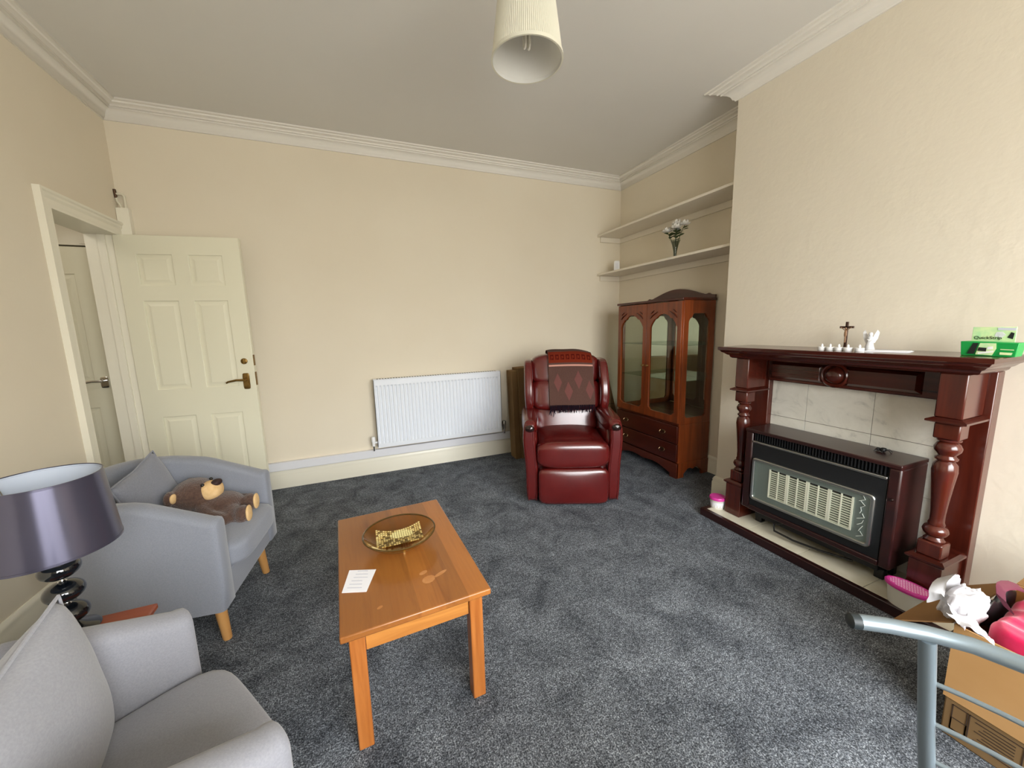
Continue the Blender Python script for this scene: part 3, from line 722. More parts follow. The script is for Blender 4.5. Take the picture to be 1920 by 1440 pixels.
# raised frieze panels and roundel
def raised(x0, x1, z0, z1, y0, y1, i=.018):
    v = [(x0, y0, z0), (x1, y0, z0), (x1, y0, z1), (x0, y0, z1), (x0+i, y1, z0+i), (x1-i, y1, z0+i), (x1-i, y1, z1-i), (x0+i, y1, z1-i)]
    return B().add(v, [(4, 5, 6, 7), (0, 1, 5, 4), (1, 2, 6, 5), (2, 3, 7, 6), (3, 0, 4, 7)])
raised(-.375, -.085, Z(.950), Z(1.055), -.0755, -.098).build('frieze_panel', 'mahogx', t, smooth=15)
raised(.015, .305, Z(.950), Z(1.055), -.0755, -.098).build('frieze_panel', 'mahogx', t, smooth=15)
B().lathe([(.066, 0), (.066, .016), (.058, .024), (.050, .020), (.046, .012), (.044, .014), (.038, .030), (.024, .038), (0, .040)], 36, T(-.035, -.0755, Z(1.003)) @ RX_(90)).build('roundel', 'mahog', t)
for s in (-1, 1):
    q = B()
    for k in range(3): q.tube([(-.035+s*(.060+k*.007), -.090, Z(1.003)+.036*math.cos(a))for a in (0,)] + [(-.035+s*(.048+.020*math.sin(a)+k*.008), -.088, Z(1.003)+.040*math.cos(a)) for a in [.3+.35*j for j in range(8)]], .0035, 6)
    q.build('roundel_reeding', 'mahog', t)
# tiled back panel in the opening
bp_ = bx(-OW, OW, -.022, 0, 0, Z(.94)).build('back_panel', 'grout', t)
ty = [1.155-y for y in (1.558, 1.345, 1.036, .752)]
for (z0, z1) in ((.46, .709), (.7115, .9349)):
    for i in range(3):
        xa = max(-OW+.001, ty[i]+.001) if i else -OW+.001
        xb = ty[i+1]-.001 if i < 2 else OW-.001
        bx(xa, xb, -.026, -.0221, Z(z0), Z(z1)).build('tile', 'tile', bp_, bevel=.0008)
for (z0, z1) in ((.21, .4585), (.051, .2085)):
    for i in range(3):
        xa = ty[i]+.001 if i else -OW+.001; xb = ty[i+1]-.001 if i < 2 else OW-.001
        bx(xa, xb, -.026, -.0221, Z(z0), Z(z1)).build('tile', 'tile', bp_, bevel=.0008)
for s in (-1, 1):
    cx = s*.448
    bx(cx-.052, cx+.052, -.248, -.0625, 0, Z(.252)).build('plinth', 'mahog', t, bevel=.003)
    B().add([(cx+a*e, y, Z(z)) for z, e, yy in ((.252, .052, -.248), (.262, .062, -.26), (.270, .062, -.26), (.279, .050, -.245)) for a, y in ((-1, yy), (1, yy), (1, -.0625), (-1, -.0625))],
            [(4*j+k, 4*j+(k+1) % 4, 4*j+4+(k+1) % 4, 4*j+4+k) for j in range(3) for k in range(4)] + [(0, 1, 2, 3), (12, 13, 14, 15)]).build('plinth_cap', 'mahogx', t, smooth=20)
    cy = -.195
    bx(cx-.039, cx+.039, cy-.039, cy+.039, Z(.279), Z(.345)).build('column_base', 'mahog', t, bevel=.006)
    bx(cx-.039, cx+.039, cy-.039, cy+.039, Z(.800), Z(.866)).build('column_head', 'mahog', t, bevel=.006)
    pr = [(.030, .345), (.034, .352), (.028, .360), (.025, .366), (.036, .378), (.041, .392), (.036, .408), (.025, .416), (.027, .424), (.023, .436), (.023, .47), (.027, .53), (.034, .61), (.039, .66), (.036, .690),
          (.026, .704), (.034, .710), (.035, .718), (.027, .726), (.027, .731), (.040, .748), (.042, .762), (.034, .780), (.026, .787), (.036, .791), (.037, .799)]
    B().lathe([(r, Z(z)) for r, z in pr], 28, T(cx, cy, 0)).build('column', 'mahog', t, smooth=60)
    B().add([(cx+a*e, y, Z(z)) for z, e, yy in ((.866, .045, -.242), (.872, .060, -.258), (.880, .060, -.258), (.890, .041, -.240)) for a, y in ((-1, yy), (1, yy), (1, -.0625), (-1, -.0625))],
            [(4*j+k, 4*j+(k+1) % 4, 4*j+4+(k+1) % 4, 4*j+4+k) for j in range(3) for k in range(4)] + [(0, 1, 2, 3), (12, 13, 14, 15)]).build('column_cap', 'mahogx', t, smooth=20)
    bx(cx-.041, cx+.041, -.240, -.0625, Z(.890), Z(1.075)).build('corbel_block', 'mahog', t, bevel=.005)
# stepped mantel moulding and shelf
mp = [(1.075, .512, .250), (1.082, .520, .258), (1.092, .524, .262), (1.096, .532, .272), (1.108, .545, .288), (1.112, .552, .298), (1.122, .558, .305), (1.126, .566, .313), (1.142, .566, .315), (1.145, .563, .312)]
v = [(a*e, y, Z(z)) for z, e, dd in mp for a, y in ((-1, -dd), (1, -dd), (1, 0), (-1, 0))]; n = len(mp)
B().add(v, [(4*j+k, 4*j+(k+1) % 4, 4*j+4+(k+1) % 4, 4*j+4+k) for j in range(n-1) for k in range(4)] + [(0, 1, 2, 3), (4*n-4, 4*n-3, 4*n-2, 4*n-1)]).build('mantel_shelf', 'mahogx', t, smooth=12)
MZ = 1.1452

# ------------------------------------------------------------------ gas heater
t = thing('gas_heater', 'gas fire heater in a dark wood case with ceramic radiants', 'heater', (2.402, 1.170, .0495), -90)
zf = lambda z: z-.049
HX = .361; yf = -.232
bx(-HX, HX, yf-.004, -.004, zf(.635), zf(.655)).build('case_top', 'mahogd', t, bevel=.004)
for s in (-1, 1): bx(s*HX-(.045 if s > 0 else 0), s*HX+(.045 if s < 0 else 0), yf, -.004, zf(.150), zf(.635)).build('case_side', 'mahogd', t, bevel=.008)
bx(-HX+.045, HX-.045, yf+.03, -.02, zf(.15), zf(.635)).build('case_body', 'blackm', t)
bx(-HX+.045, HX-.045, yf-.002, yf+.03, zf(.150), zf(.178)).build('case_bottom', 'mahogd', t, bevel=.004)
bx(-HX+.046, HX-.046, yf+.006, yf+.03, zf(.178), zf(.572)).build('front_panel', 'blackm', t, bevel=.002)
# louvre grille
bx(-HX+.046, HX-.046, yf+.022, yf+.028, zf(.588), zf(.634)).build('grille_back', 'black', t)
for k in range(44):
    x = -HX+.058+k*(2*HX-.116)/43
    o = bx(x-.0022, x+.0022, yf+.004, yf+.0215, zf(.590), zf(.633))
    if k == 0: g0 = o.build('grille_bar', 'blackm', t)
    else:
        c_ = g0.copy(); C.objects.link(c_); c_.parent = t; c_.location.x = k*(2*HX-.116)/43
bx(-HX+.046, HX-.046, yf-.002, yf+.02, zf(.574), zf(.587)).build('chrome_strip', 'steel', t, bevel=.003)
# glazed window frame
def rrect(x0, x1, z0, z1, r, n=6):
    p = []
    for cx, cz, a0 in ((x1-r, z0+r, -90), (x1-r, z1-r, 0), (x0+r, z1-r, 90), (x0+r, z0+r, 180)):
        for i in range(n+1): a = math.radians(a0+90*i/n); p.append((cx+r*math.cos(a), cz+r*math.sin(a)))
    return p
gx0, gx1, gz0, gz1 = -.305, .285, zf(.222), zf(.486)
wf = B().plate([rrect(gx0, gx1, gz0, gz1, .022), rrect(gx0+.017, gx1-.017, gz0+.017, gz1-.017, .012)], .02, T(0, yf-.010, 0)).build('window_surround', 'steel', t, bevel=.005)
bx(gx0+.015, gx1-.015, yf-.002, yf+.0005, gz0+.015, gz1-.015).build('window_glass', 'glass', wf)
# reflector tray
rx0, rx1, rz0, rz1 = -.204, .204, zf(.275), zf(.442)
v = [(gx0+.016, yf+.003, gz0+.016), (gx1-.016, yf+.003, gz0+.016), (gx1-.016, yf+.003, gz1-.016), (gx0+.016, yf+.003, gz1-.016), (rx0, yf+.005, rz0), (rx1, yf+.005, rz0), (rx1, yf+.005, rz1), (rx0, yf+.005, rz1)]
B().add(v, [(0, 1, 5, 4), (1, 2, 6, 5), (2, 3, 7, 6), (3, 0, 4, 7)]).build('reflector', 'satinst', t, smooth=10, fixn=False)
cb = B()
for k in range(7): cb.tube([(.228+.006*math.sin(k*1.7), yf+.0, rz0-.02+k*.03), (.245+.008*math.cos(k*2.3), yf-.0005, rz0-.005+k*.03), (.240+.010*math.sin(k), yf+.0, rz0+.012+k*.03)], .0016, 5)
cb.build('igniter_wires', 'white', t)
pw = (rx1-rx0)/4
for k in range(4):
    x0 = rx0+k*pw
    o = bx(x0+.001, x0+pw-.001, yf+.0045, yf+.0055, rz0, rz1).build('radiant', 'ceramd', t)
    q = B()
    for x, wd in ((x0+.0005, .008), (x0+pw/2-.003, .006), (x0+pw-.0085, .008)): q.box(x, x+wd, yf-.001, yf+.0044, rz0, rz1)
    for j in range(13):
        z = rz0+.003+j*(rz1-rz0-.006)/13
        q.box(x0+.008, x0+pw-.008, yf+.0005, yf+.0044, z, z+.0062)
    q.box(x0+.001, x0+pw-.001, yf-.001, yf+.0044, rz0-.004, rz0+.001)
    q.build('ceramic_grid', 'ceram', o)
B().tube([(-.10, yf+.02, zf(.155)), (-.16, yf+.01, zf(.12)), (-.15, yf+.0, zf(.085)), (-.05, yf+.01, zf(.075)), (.08, yf+.03, zf(.080)), (.2, yf+.06, zf(.09))], .006, 8).build('gas_hose', 'black', t)
bx(-HX+.06, HX-.06, yf+.05, -.03, zf(.10), zf(.149)).build('base_tray', 'blackm', t)
for x in (-.30, .295):
    for y in (yf+.10, -.05): bx(x-.02, x+.02, y-.02, y+.02, 0, zf(.10)).build('foot', 'black', t, bevel=.006)
B().lathe([(0, 0), (.008, 0), (.008, .004), (.005, .01), (0, .01)], 12, T(HX-.022, yf-.001, zf(.49)) @ RX_(90)).build('side_button', 'darkknob', t)
t = thing('small_clip', 'small black spidery clip lying on top of the heater', 'clip', (2.325, .945, .6552))
b = B(); b.sq((0, 0, .012), (.014, .011, .010), 3, 6)
b.sq((.0, .018, .010), (.010, .008, .008), 3, 5)
b.build('clip_body', 'black', t)
b = B()
for k in range(6): a = k*PI/3+.3; b.tube([(.008*math.cos(a), .008*math.sin(a), .012), (.024*math.cos(a), .024*math.sin(a), .014), (.036*math.cos(a), .036*math.sin(a), .0022)], .0018, 5)
b.build('clip_legs', 'black', t)

# ------------------------------------------------------------------ things on the mantel
t = thing('crucifix', 'small dark wooden crucifix standing on the mantel shelf', 'crucifix', (2.345, 1.156, MZ), -90)
B().lathe([(0, 0), (.020, 0), (.020, .005), (.010, .010), (0, .010)], 16).build('stand', 'figure', t)
b = bx(-.0055, .0055, -.004, .004, .008, .140); b.box(-.030, .030, -.004, .004, .107, .118); b.build('cross', 'crossw', t, bevel=.001)
b = B(); b.sq((0, -.007, .080), (.006, .004, .018), 3, 5); b.sq((0, -.008, .106), (.0045, .0045, .0055), 2.2, 5); b.tube([(-.024, -.006, .113), (-.006, -.007, .098), (.006, -.007, .098), (.024, -.006, .113)], .002, 6)
b.tube([(0, -.007, .066), (.002, -.009, .05), (0, -.007, .034)], .0035, 6); b.build('figure', 'figure', t)
t = thing('angel_figurine', 'tiny white winged angel figurine beside the crucifix', 'figurine', (2.335, 1.050, MZ), -70)
B().lathe([(.020, 0), (.021, .004), (.016, .02), (.012, .04), (.010, .054), (.012, .062), (.006, .068), (0, .069)], 18).build('robe', 'angel', t)
B().sq((0, -.002, .077), (.0085, .0085, .0105), 2.1, 7).build('head', 'angel', t)
for s in (-1, 1):
    v = [(s*.004, .008, .038), (s*.016, .012, .034), (s*.026, .014, .056), (s*.030, .014, .086), (s*.022, .013, .098), (s*.012, .011, .074)]
    B().add(v+[(x, y+.004, z) for x, y, z in v], [tuple(range(6)), tuple(reversed(range(6, 12)))]+[(i, (i+1) % 6, (i+1) % 6+6, i+6) for i in range(6)]).build('wing', 'angel', t)
B().tube([(-.010, -.004, .052), (-.004, -.014, .046), (.004, -.014, .046), (.010, -.004, .052)], .0035, 6).build('folded_arms', 'angel', t)
tx = [1.192, 1.155, 1.118, 1.080, 1.034]
tl = ['white tealight at the cabinet end of the mantel row', 'second white tealight from the cabinet end of the mantel row', 'middle white tealight of the five on the mantel', 'white tealight just in front of the crucifix, fourth in the mantel row', 'white tealight set apart in front of the angel figurine']
for y, lb in zip(tx, tl):
    t = thing('tealight', lb, 'candle', (2.218, y, MZ), group='tealights on the mantel')
    B().lathe([(0, 0), (.0175, 0), (.0185, .003), (.0185, .015), (.0165, .0165), (.006, .0165), (.004, .0165), (0, .0165)], 20).build('cup', 'white', t)
    B().lathe([(.004, .0165), (.0052, .021), (.004, .028), (0, .033)], 10).build('flame_tip', 'white', t)
t = thing('folded_leaflet', 'thin white leaflet lying flat on the mantel beside the angel', 'leaflet', (2.285, .955, MZ), 12)
bx(-.05, .05, -.075, .075, 0, .0022).build('leaflet_sheet', 'paper', t); bx(-.048, .046, -.070, .070, .0023, .0042).build('leaflet_fold', 'paper', t)
t = thing('green_carton', 'bright green product carton with a raised display card on the mantel', 'carton', (2.262, .640, MZ), -90)
v = [(-.070, -.030, 0), (.066, -.030, 0), (.066, .030, 0), (-.070, .030, 0), (-.074, -.034, .056), (.072, -.034, .052), (.072, .030, .052), (-.074, .030, .056)]
B().add(v, [(0, 3, 2, 1), (0, 1, 5, 4), (1, 2, 6, 5), (2, 3, 7, 6), (3, 0, 4, 7), (4, 5, 6, 7)]).build('tray_box', 'green', t, bevel=.002)
bx(-.064, .046, .024, .028, .04, .110).build('display_card', 'greenl', t, bevel=.001)
fr = lambda x, z: T(x, -.0345, z) @ RX_(90)
B().plate([[(-.052, .008), (-.034, .008), (-.026, .050), (-.040, .050)]], .001, T(0, -.0350, 0)).build('dark_print', 'blackm', t)
B().plate([[(-.030, .006), (.012, .004), (.020, .03), (.018, .050), (-.022, .050)]], .001, T(0, -.0348, 0)).build('pale_print', 'greenl', t)
B().plate([[(-.026, .020), (-.004, .018), (-.004, .032), (-.024, .034)]], .001, T(0, -.0355, 0)).build('tool_grip_print', 'blackm', t)
B().plate([[(-.024, .008), (.014, .016), (.014, .022), (-.024, .014)]], .001, T(0, -.0357, 0)).build('tool_blade_print', 'white', t)
B().plate([[(-.002, .026), (.012, .028), (.010, .038), (-.002, .036)]], .001, T(0, -.0356, 0)).build('tool_blade_print', 'white', t)
B().plate([[(.030, .026), (.062, .025), (.062, .028), (.030, .029)]], .0008, T(0, -.0352, 0)).build('line_print', 'greenl', t)
B().plate([[(.030, .008), (.058, .007), (.060, .016), (.030, .017)]], .0008, T(0, -.0348, 0)).build('line_print', 'greenl', t)
B().plate([[(-.006, .075), (.012, .068), (.022, .080), (.012, .092), (-.002, .090)]], .0008, T(0, .0232, 0)).build('picture_print', 'angel', t)
B().plate([[(.026, .070), (.040, .064), (.042, .086), (.034, .090)]], .0008, T(0, .0230, 0)).build('picture_print', 'blackm', t)
B().plate([[(.000, .098), (.044, .096), (.044, .106), (.000, .107)]], .0008, T(0, .0231, 0)).build('picture_print', 'papert', t)
text('lettering', 'QuickStrip', .0165, 'blackm', t, T(-.022, .0228, .068) @ RX_(90))

# ------------------------------------------------------------------ moisture tubs on the hearth
t = thing('lidded_tub', 'small round pink lidded tub at the far corner of the hearth', 'tub', (2.190, 1.712, .0492))
B().lathe([(0, 0), (.040, 0), (.046, .06), (.046, .062), (0, .062)], 28).build('tub', 'tubc', t)
B().lathe([(0, .062), (.050, .062), (.051, .066), (.051, .074), (.047, .080), (0, .080)], 28).build('lid', 'pinkl', t)
B().lathe([(.0415, .012), (.0462, .048)], 14, SC(1.004, 1.004, 1), cap=False).build('paper_label', 'paper', t)
t = thing('lidded_tub', 'larger oval pink lidded tub on the hearth beside the packing boxes', 'tub', (2.128, .722, .0492), -90)
E_ = SC(1.45, .85, 1)
B().lathe([(0, 0), (.043, 0), (.050, .084), (0, .084)], 32, E_).build('tub', 'tubc', t)
B().lathe([(0, .084), (.055, .084), (.056, .088), (.056, .096), (.052, .101), (.047, .101), (.046, .099), (0, .099)], 36, E_).build('lid', 'pinkl', t)
q = B()
for i in range(-7, 8):
    for j in range(-3, 4):
        x, y = i*.0088+(.0044 if j % 2 else 0), j*.0105
        if (x/.066)**2+(y/.038)**2 < 1: q.sq((x, y, .0992), (.0034, .0040, .0008), 2.2, 3)
q.build('lid_lattice', 'pinkw', t)

# ------------------------------------------------------------------ coffee table
t = thing('coffee_table', 'rectangular orange pine coffee table in the middle of the room', 'table', (.103, 1.467, 0), 2.6)
TW, TL_, TZ = .234, .378, .43
bx(-TW, TW, -TL_, TL_, TZ-.022, TZ).build('table_top', 'piney', t, bevel=.005, seg=3)
for x in (-TW+.045, TW-.045):
    for y in (-TL_+.052, TL_-.052): bx(x-.023, x+.023, y-.023, y+.023, 0, TZ-.0222).build('leg', 'pine', t, bevel=.004)
for y in (-TL_+.052, TL_-.052): bx(-TW+.069, TW-.069, y-.011, y+.011, TZ-.10, TZ-.0222).build('apron', 'pinex', t, bevel=.002)
for x in (-TW+.045, TW-.045): bx(x-.011, x+.011, -TL_+.076, TL_-.076, TZ-.10, TZ-.0222).build('apron', 'piney', t, bevel=.002)
mb = B()
for (x, y, rx, ry) in ((.055, -.235, .024, .020), (.100, -.222, .028, .008), (.045, -.190, .016, .010), (-.115, -.30, .010, .006)):
    mb.lathe([(0, .0004), (1, .0004)], 12, T(x, y, TZ) @ RZ_(25) @ SC(rx, ry, 1), cap=False)
mb.build('bleached_marks', plain('bleached_stain', '#C58C5A', .45, var='#B97A42', scale=40), t)
t = thing('paper_note', 'white sheet of paper lying on the coffee table', 'paper', (-.060, 1.330, TZ+.0003))
v = [(-.053, -.045), (-.031, .075), (.060, .040), (.024, -.073)]
B().add([(x, y, z) for z in (0, .001) for x, y in v], [(3, 2, 1, 0), (4, 5, 6, 7)]+[(i, (i+1) % 4, (i+1) % 4+4, i+4) for i in range(4)]).build('sheet', 'paper', t)
q = B()
for k in range(6):
    y0 = .05-k*.018; q.box(-.024-.0*k, .026+(k % 3)*.006-.012, y0, y0+.0035, .0011, .0013, RZ_(-22))
q.build('print_lines', 'papert', t)
t = thing('glass_bowl', 'shallow amber glass bowl with gold mosaic on the coffee table', 'bowl', (.100, 1.490, TZ))
prof = [(.05, .014), (.08, .020), (.108, .034), (.128, .050), (.139, .064), (.142, .066), (.139, .068), (.125, .054), (.105, .039), (.078, .0245), (.046, .019), (0, .018), (0, .014)]
B().lathe(prof, 48).build('bowl', 'glassa', t)
B().lathe([(.1372, .0635), (.142, .065), (.1425, .067), (.139, .0695), (.136, .067)], 48, cap=False).build('rim', plain('amber_rim', '#5A4522', .15, .3), t)
for a in (40, 160, 280): bx(-.004, .004, -.004, .004, 0, .016).build('foot', 'gold', t, bevel=.001, loc=(.05*math.cos(math.radians(a)), .05*math.sin(math.radians(a)), 0))
qs = {'gold': B(), 'mosb': B(), 'candle': B()}
M['mosb'] = plain('brown_mosaic', '#6E5A2E', .3, .3)
for i in range(20):
    for j in range(12):
        x = -.0865+i*.0091; y = -.022+j*.0091
        r = math.hypot(x, y)
        if r > .118: continue
        z = .0225+max(0, (r-.07))**1.3*1.15+.003
        d_ = math.hypot((x-.01)/.045, (y-.045)/.030)
        k = 'candle' if d_ < 1 else ('gold' if random.random() < .62 else 'mosb')  # cream tiles fill an oval near the middle, gold and brown around it
        qs[k].sq((x, y, z), (.0043, .0043, .002), 5, 2)
for k, nm in (('gold', 'gold_mosaic'), ('mosb', 'brown_mosaic'), ('candle', 'pale_mosaic')): tag(qs[k].build(nm, k, t, smooth=20), kind='stuff')

# ------------------------------------------------------------------ tub armchairs
def tub_chair(label, loc, rotz, fab):
    t = thing('tub_armchair', label, 'armchair', loc, rotz, 'grey tub armchairs')
    A, TH, ZB = .268, .084, .178
    st = []
    for i in range(7): st.append((A, .03+.25*i/6))
    for i in range(1, 24):
        ph = PI*i/24; cx, sy = math.cos(ph), math.sin(ph)
        st.append((A*math.copysign(abs(cx)**.62, cx), .28+.27*abs(sy)**.62))
    for i in range(7): st.append((-A, .28-.25*i/6))
    n = len(st); v, f = [], []
    sec = []
    for k in range(9): a = PI*k/8; sec.append((math.cos(a), 1, math.sin(a)))      # rounded top
    secs = []
    def section(i, shr=1.0, push=0):
        x, y = st[i]; x0, y0 = st[max(i-1, 0)]; x1, y1 = st[min(i+1, n-1)]
        tx_, ty_ = x1-x0, y1-y0; l = math.hypot(tx_, ty_); nx, ny = ty_/l, -tx_/l
        zr = .560+.42*max(0, min(y, .26)-.0)+.14*max(0, y-.26); lean_ = .14*max(0, min(1, (y-.22)/.3)); h2 = TH/2*shr; r = h2*.92
        pts = []
        prof = [(h2, ZB+(1-shr)*.05), (h2, ZB+.12), (h2, ZB+.24)] + [(h2-r+r*math.cos(a) if math.cos(a) >= 0 else -(h2-r)+r*math.cos(a), zr-(1-shr)*.05-r*.75+r*.75*math.sin(a)) for a in [PI*k/10 for k in range(11)]] + [(-h2, ZB+.2), (-h2, ZB+.1), (-h2, ZB+(1-shr)*.05)]
        for o, z in prof:
            oo = o+lean_*(z-.40)
            pts.append((x+nx*oo, y+ny*oo-push, z))
        return pts
    secs = [section(0, .72, .030), section(0, .90, .024), section(0, .98, .012)] + [section(i) for i in range(n)] + [section(n-1, .98, .012), section(n-1, .90, .024), section(n-1, .72, .030)]
    m = len(secs[0])
    for s_ in secs: v += s_
    for j in range(len(secs)-1):
        for k in range(m): f.append((j*m+k, j*m+(k+1) % m, (j+1)*m+(k+1) % m, (j+1)*m+k))
    f += [tuple(range(m)), tuple(reversed(range((len(secs)-1)*m, len(secs)*m)))]
    o = B().add(v, f).build('tub_shell', fab, t, smooth=75)
    bx(-.224, .224, .012, .055, ZB, .315).build('front_rail', fab, t, bevel=.012, seg=3)
    bx(-.222, .222, .055, .49, ZB, .30).build('seat_base', fab, t)
    def sf(q):
        if q.z > .38: q.z += .018*(1-(q.x/.23)**2)*(1-((q.y-.2)/.3)**2)
        return q
    B().sq((0, .215, .362), (.224, .262, .058), 6, 16, sf).build('seat_cushion', fab, t, smooth=180)
    for sx_ in (-1, 1):
        for (yy, sy_) in ((.075, -1), (.47, 1)):
            B().lathe([(0, 0), (.0155, 0), (.0170, .004), (.0235, .176), (0, .176)], 18, T(sx_*.232, yy+sy_*.022, 0) @ Matrix(((1, 0, -sx_*.05, 0), (0, 1, -sy_*.10, 0), (0, 0, 1, 0), (0, 0, 0, 1)))).build('leg', 'beech', t)
    return t
tub_chair('grey tub armchair with the brown teddy bear on its seat', (-.535, 2.040, 0), 83, 'greyf')
tub_chair('grey tub armchair closest to the camera beside the lamp table', (-.335, .965, 0), 122.7, 'greylit')
def cushion(label, size, thick, mat, M4, seam=True):
    t = thing('scatter_cushion', label, 'cushion', group='grey scatter cushions')
    t.matrix_world = M4
    N = 22; v, f = [], []
    for sgn in (1, -1):
        for j in range(N+1):
            for i in range(N+1):
                a, b_ = -1+2*i/N, -1+2*j/N
                k = max(0, (1-a*a))*max(0, (1-b_*b_)); pin = 1-.07*(1-abs(a*b_))*max(abs(a), abs(b_))**4
                wr = .004*math.sin(5*a+3*b_)*math.cos(4*b_)
                v.append((a*size/2*pin, sgn*(thick/2*k**.42+wr*k), b_*size/2*pin))
    n1 = (N+1)**2
    for j in range(N):
        for i in range(N):
            q = (j*(N+1)+i, j*(N+1)+i+1, (j+1)*(N+1)+i+1, (j+1)*(N+1)+i); f += [q, tuple(reversed([x+n1 for x in q]))]
    bm_ = B().add(v, f); 
    o = bm_.build('cushion_cover', mat, t, smooth=180)
    bmm = bmesh.new(); bmm.from_mesh(o.data); bmesh.ops.remove_doubles(bmm, verts=bmm.verts, dist=.0008); bmesh.ops.recalc_face_normals(bmm, faces=bmm.faces); bmm.to_mesh(o.data); bmm.free()
    edge = []
    for i in range(4*16):
        k, u = divmod(i, 16); a = -1+2*u/16
        x, z = ((a, -1), (1, a), (-a, 1), (-1, -a))[k]; pin = 1-.07*(1-abs(x*z))
        edge.append((x*size/2*pin, 0, z*size/2*pin))
    B().tube(edge+[edge[0]], .004, 6).build('seam_piping', mat, t)
    return t
def chairM(loc, rz): return T(*loc) @ RZ_(rz)
cushion('grey cushion propped up behind the teddy bear', .325, .095, 'greyc', chairM((-.535, 2.040, 0), 83) @ T(.060, .398, .565) @ RX_(-13) @ RY_(-12))
cushion('large pale grey cushion in the armchair closest to the camera', .37, .13, 'greycl', chairM((-.335, .965, 0), 122.7) @ T(.062, .275, .560) @ RZ_(-28) @ RX_(-3) @ RY_(-6))

# ------------------------------------------------------------------ teddy bear
t = thing('teddy_bear', 'brown plush teddy bear lying back in the grey armchair', 'teddy bear', (-.535, 2.040, 0), 83)
def remesh(o, vx):
    md = o.modifiers.new('remesh', 'REMESH'); md.mode = 'VOXEL'; md.voxel_size = vx; md.use_smooth_shade = True
    sm = o.modifiers.new('smooth', 'SMOOTH'); sm.factor = .6; sm.iterations = 6
b = B()
HC = Vector((.085, .252, .546))
b.sq(HC, (.090, .084, .078), 2.2, 12)                                   # head
b.sq((.080, .150, .486), (.080, .095, .056), 2.2, 12)                   # trunk
b.sq((.085, .215, .512), (.05, .05, .045), 2.2, 8)                      # neck
for s, (p0, p1, p2) in ((1, ((.140, .20, .50), (.170, .14, .468), (.170, .075, .456))), (-1, ((.020, .20, .50), (-.025, .15, .470), (-.033, .10, .452)))):
    b.tube([p0, p1, p2], [.030, .030, .032], 12); b.sq(p2, (.033, .033, .030), 2.2, 8)
FT = [((.110, .11, .470), (.098, .045, .462)), ((.030, .10, .466), (-.010, .040, .450))]
for (p0, p1) in FT:
    b.tube([p0, p1], [.042, .036], 12); b.sq(Vector(p1)+Vector((0, -.012, .008)), (.038, .032, .044), 2.2, 8)
for s in (-1, 1): b.sq(HC+Vector((s*.084, .052, .022)), (.036, .020, .036), 2.2, 8)
o = b.build('plush_body', 'fur', t, smooth=180); remesh(o, .007)
sn = HC+Vector((-.010, -.076, .016))
B().sq(sn, (.053, .046, .046), 2.3, 10).build('muzzle', 'tan', t, smooth=180)
B().sq(sn+Vector((0, -.026, .037)), (.027, .020, .015), 2.4, 8).build('nose', 'nose', t, smooth=180)
for s in (-1, 1):
    B().sq(HC+Vector((s*.040, -.058, .056)), (.008, .008, .008), 2, 6).build('eye', 'black', t, smooth=180)
    B().sq(HC+Vector((s*.090, .036, .024)), (.022, .010, .022), 2.2, 8).build('ear_lining', 'tan', t, smooth=180)
for (p0, p1) in FT: B().sq(Vector(p1)+Vector((0, -.040, .010)), (.029, .009, .038), 2.3, 8).build('foot_sole', 'tan', t, smooth=180)

# ------------------------------------------------------------------ side table and lamp
t = thing('side_table', 'small red brown wooden side table between the two armchairs', 'table', (-.800, 1.345, 0), 0)
bx(-.150, .135, -.120, .125, .424, .442).build('table_top', 'redwood', t, bevel=.005)
for x in (-.125, .110):
    for y in (-.098, .102): bx(x-.014, x+.014, y-.014, y+.014, 0, .4238).build('leg', 'redwood', t, bevel=.003)
for y in (-.098, .102): bx(-.111, .096, y-.008, y+.008, .375, .4238).build('apron', 'redwood', t)
t = thing('table_lamp', 'table lamp with a satin grey drum shade and stacked black balls', 'lamp', (-.842, 1.418, .4422))
B().lathe([(0, 0), (.058, 0), (.060, .005), (.056, .010), (.030, .018), (.016, .030), (0, .030)], 32).build('base', 'lampb', t)
for zc in (.062, .132, .204): B().lathe([(0, zc-.031)]+[(.044*math.sin(a), zc-.031*math.cos(a)) for a in [PI*i/14 for i in range(1, 14)]]+[(0, zc+.031)], 32).build('ball', 'lampb', t)
for z in (.097, .168, .241): B().lathe([(0, z-.008), (.007, z-.008), (.010, z-.004), (.006, z), (.010, z+.004), (.007, z+.008), (0, z+.008)], 16).build('chrome_bead', 'chrome', t)
B().tube([(0, 0, .236), (0, 0, .31)], .006, 10).build('stem', 'chrome', t); B().lathe([(0, .29), (.014, .29), (.015, .34), (0, .34)], 16).build('lamp_holder', 'white', t)
B().lathe([(.138, .268), (.121, .474)], 96, cap=False).build('shade', 'satin', t, fixn=False)
B().lathe([(.1365, .2685), (.1195, .4735)], 96, cap=False).build('shade_lining', 'lining', t, fixn=False)
for z, r in ((.269, .1378), (.473, .1208)): B().lathe([(r-.0025, z-.003), (r+.0008, z-.003), (r+.0008, z+.003), (r-.0025, z+.003)], 96, cap=False).build('shade_rim', 'satin', t)
q = B()
for k in range(3): a = k*2*PI/3+.7; q.tube([(.014*math.cos(a), .014*math.sin(a), .335), (.08*math.cos(a), .08*math.sin(a), .345), (.120*math.cos(a), .120*math.sin(a), .465)], .002, 6)
q.build('shade_carrier', 'chrome', t)
B().lathe([(0, .34), (.012, .345), (.026, .375), (.030, .395), (.022, .418), (0, .425)], 18).build('bulb', 'bulb', t)

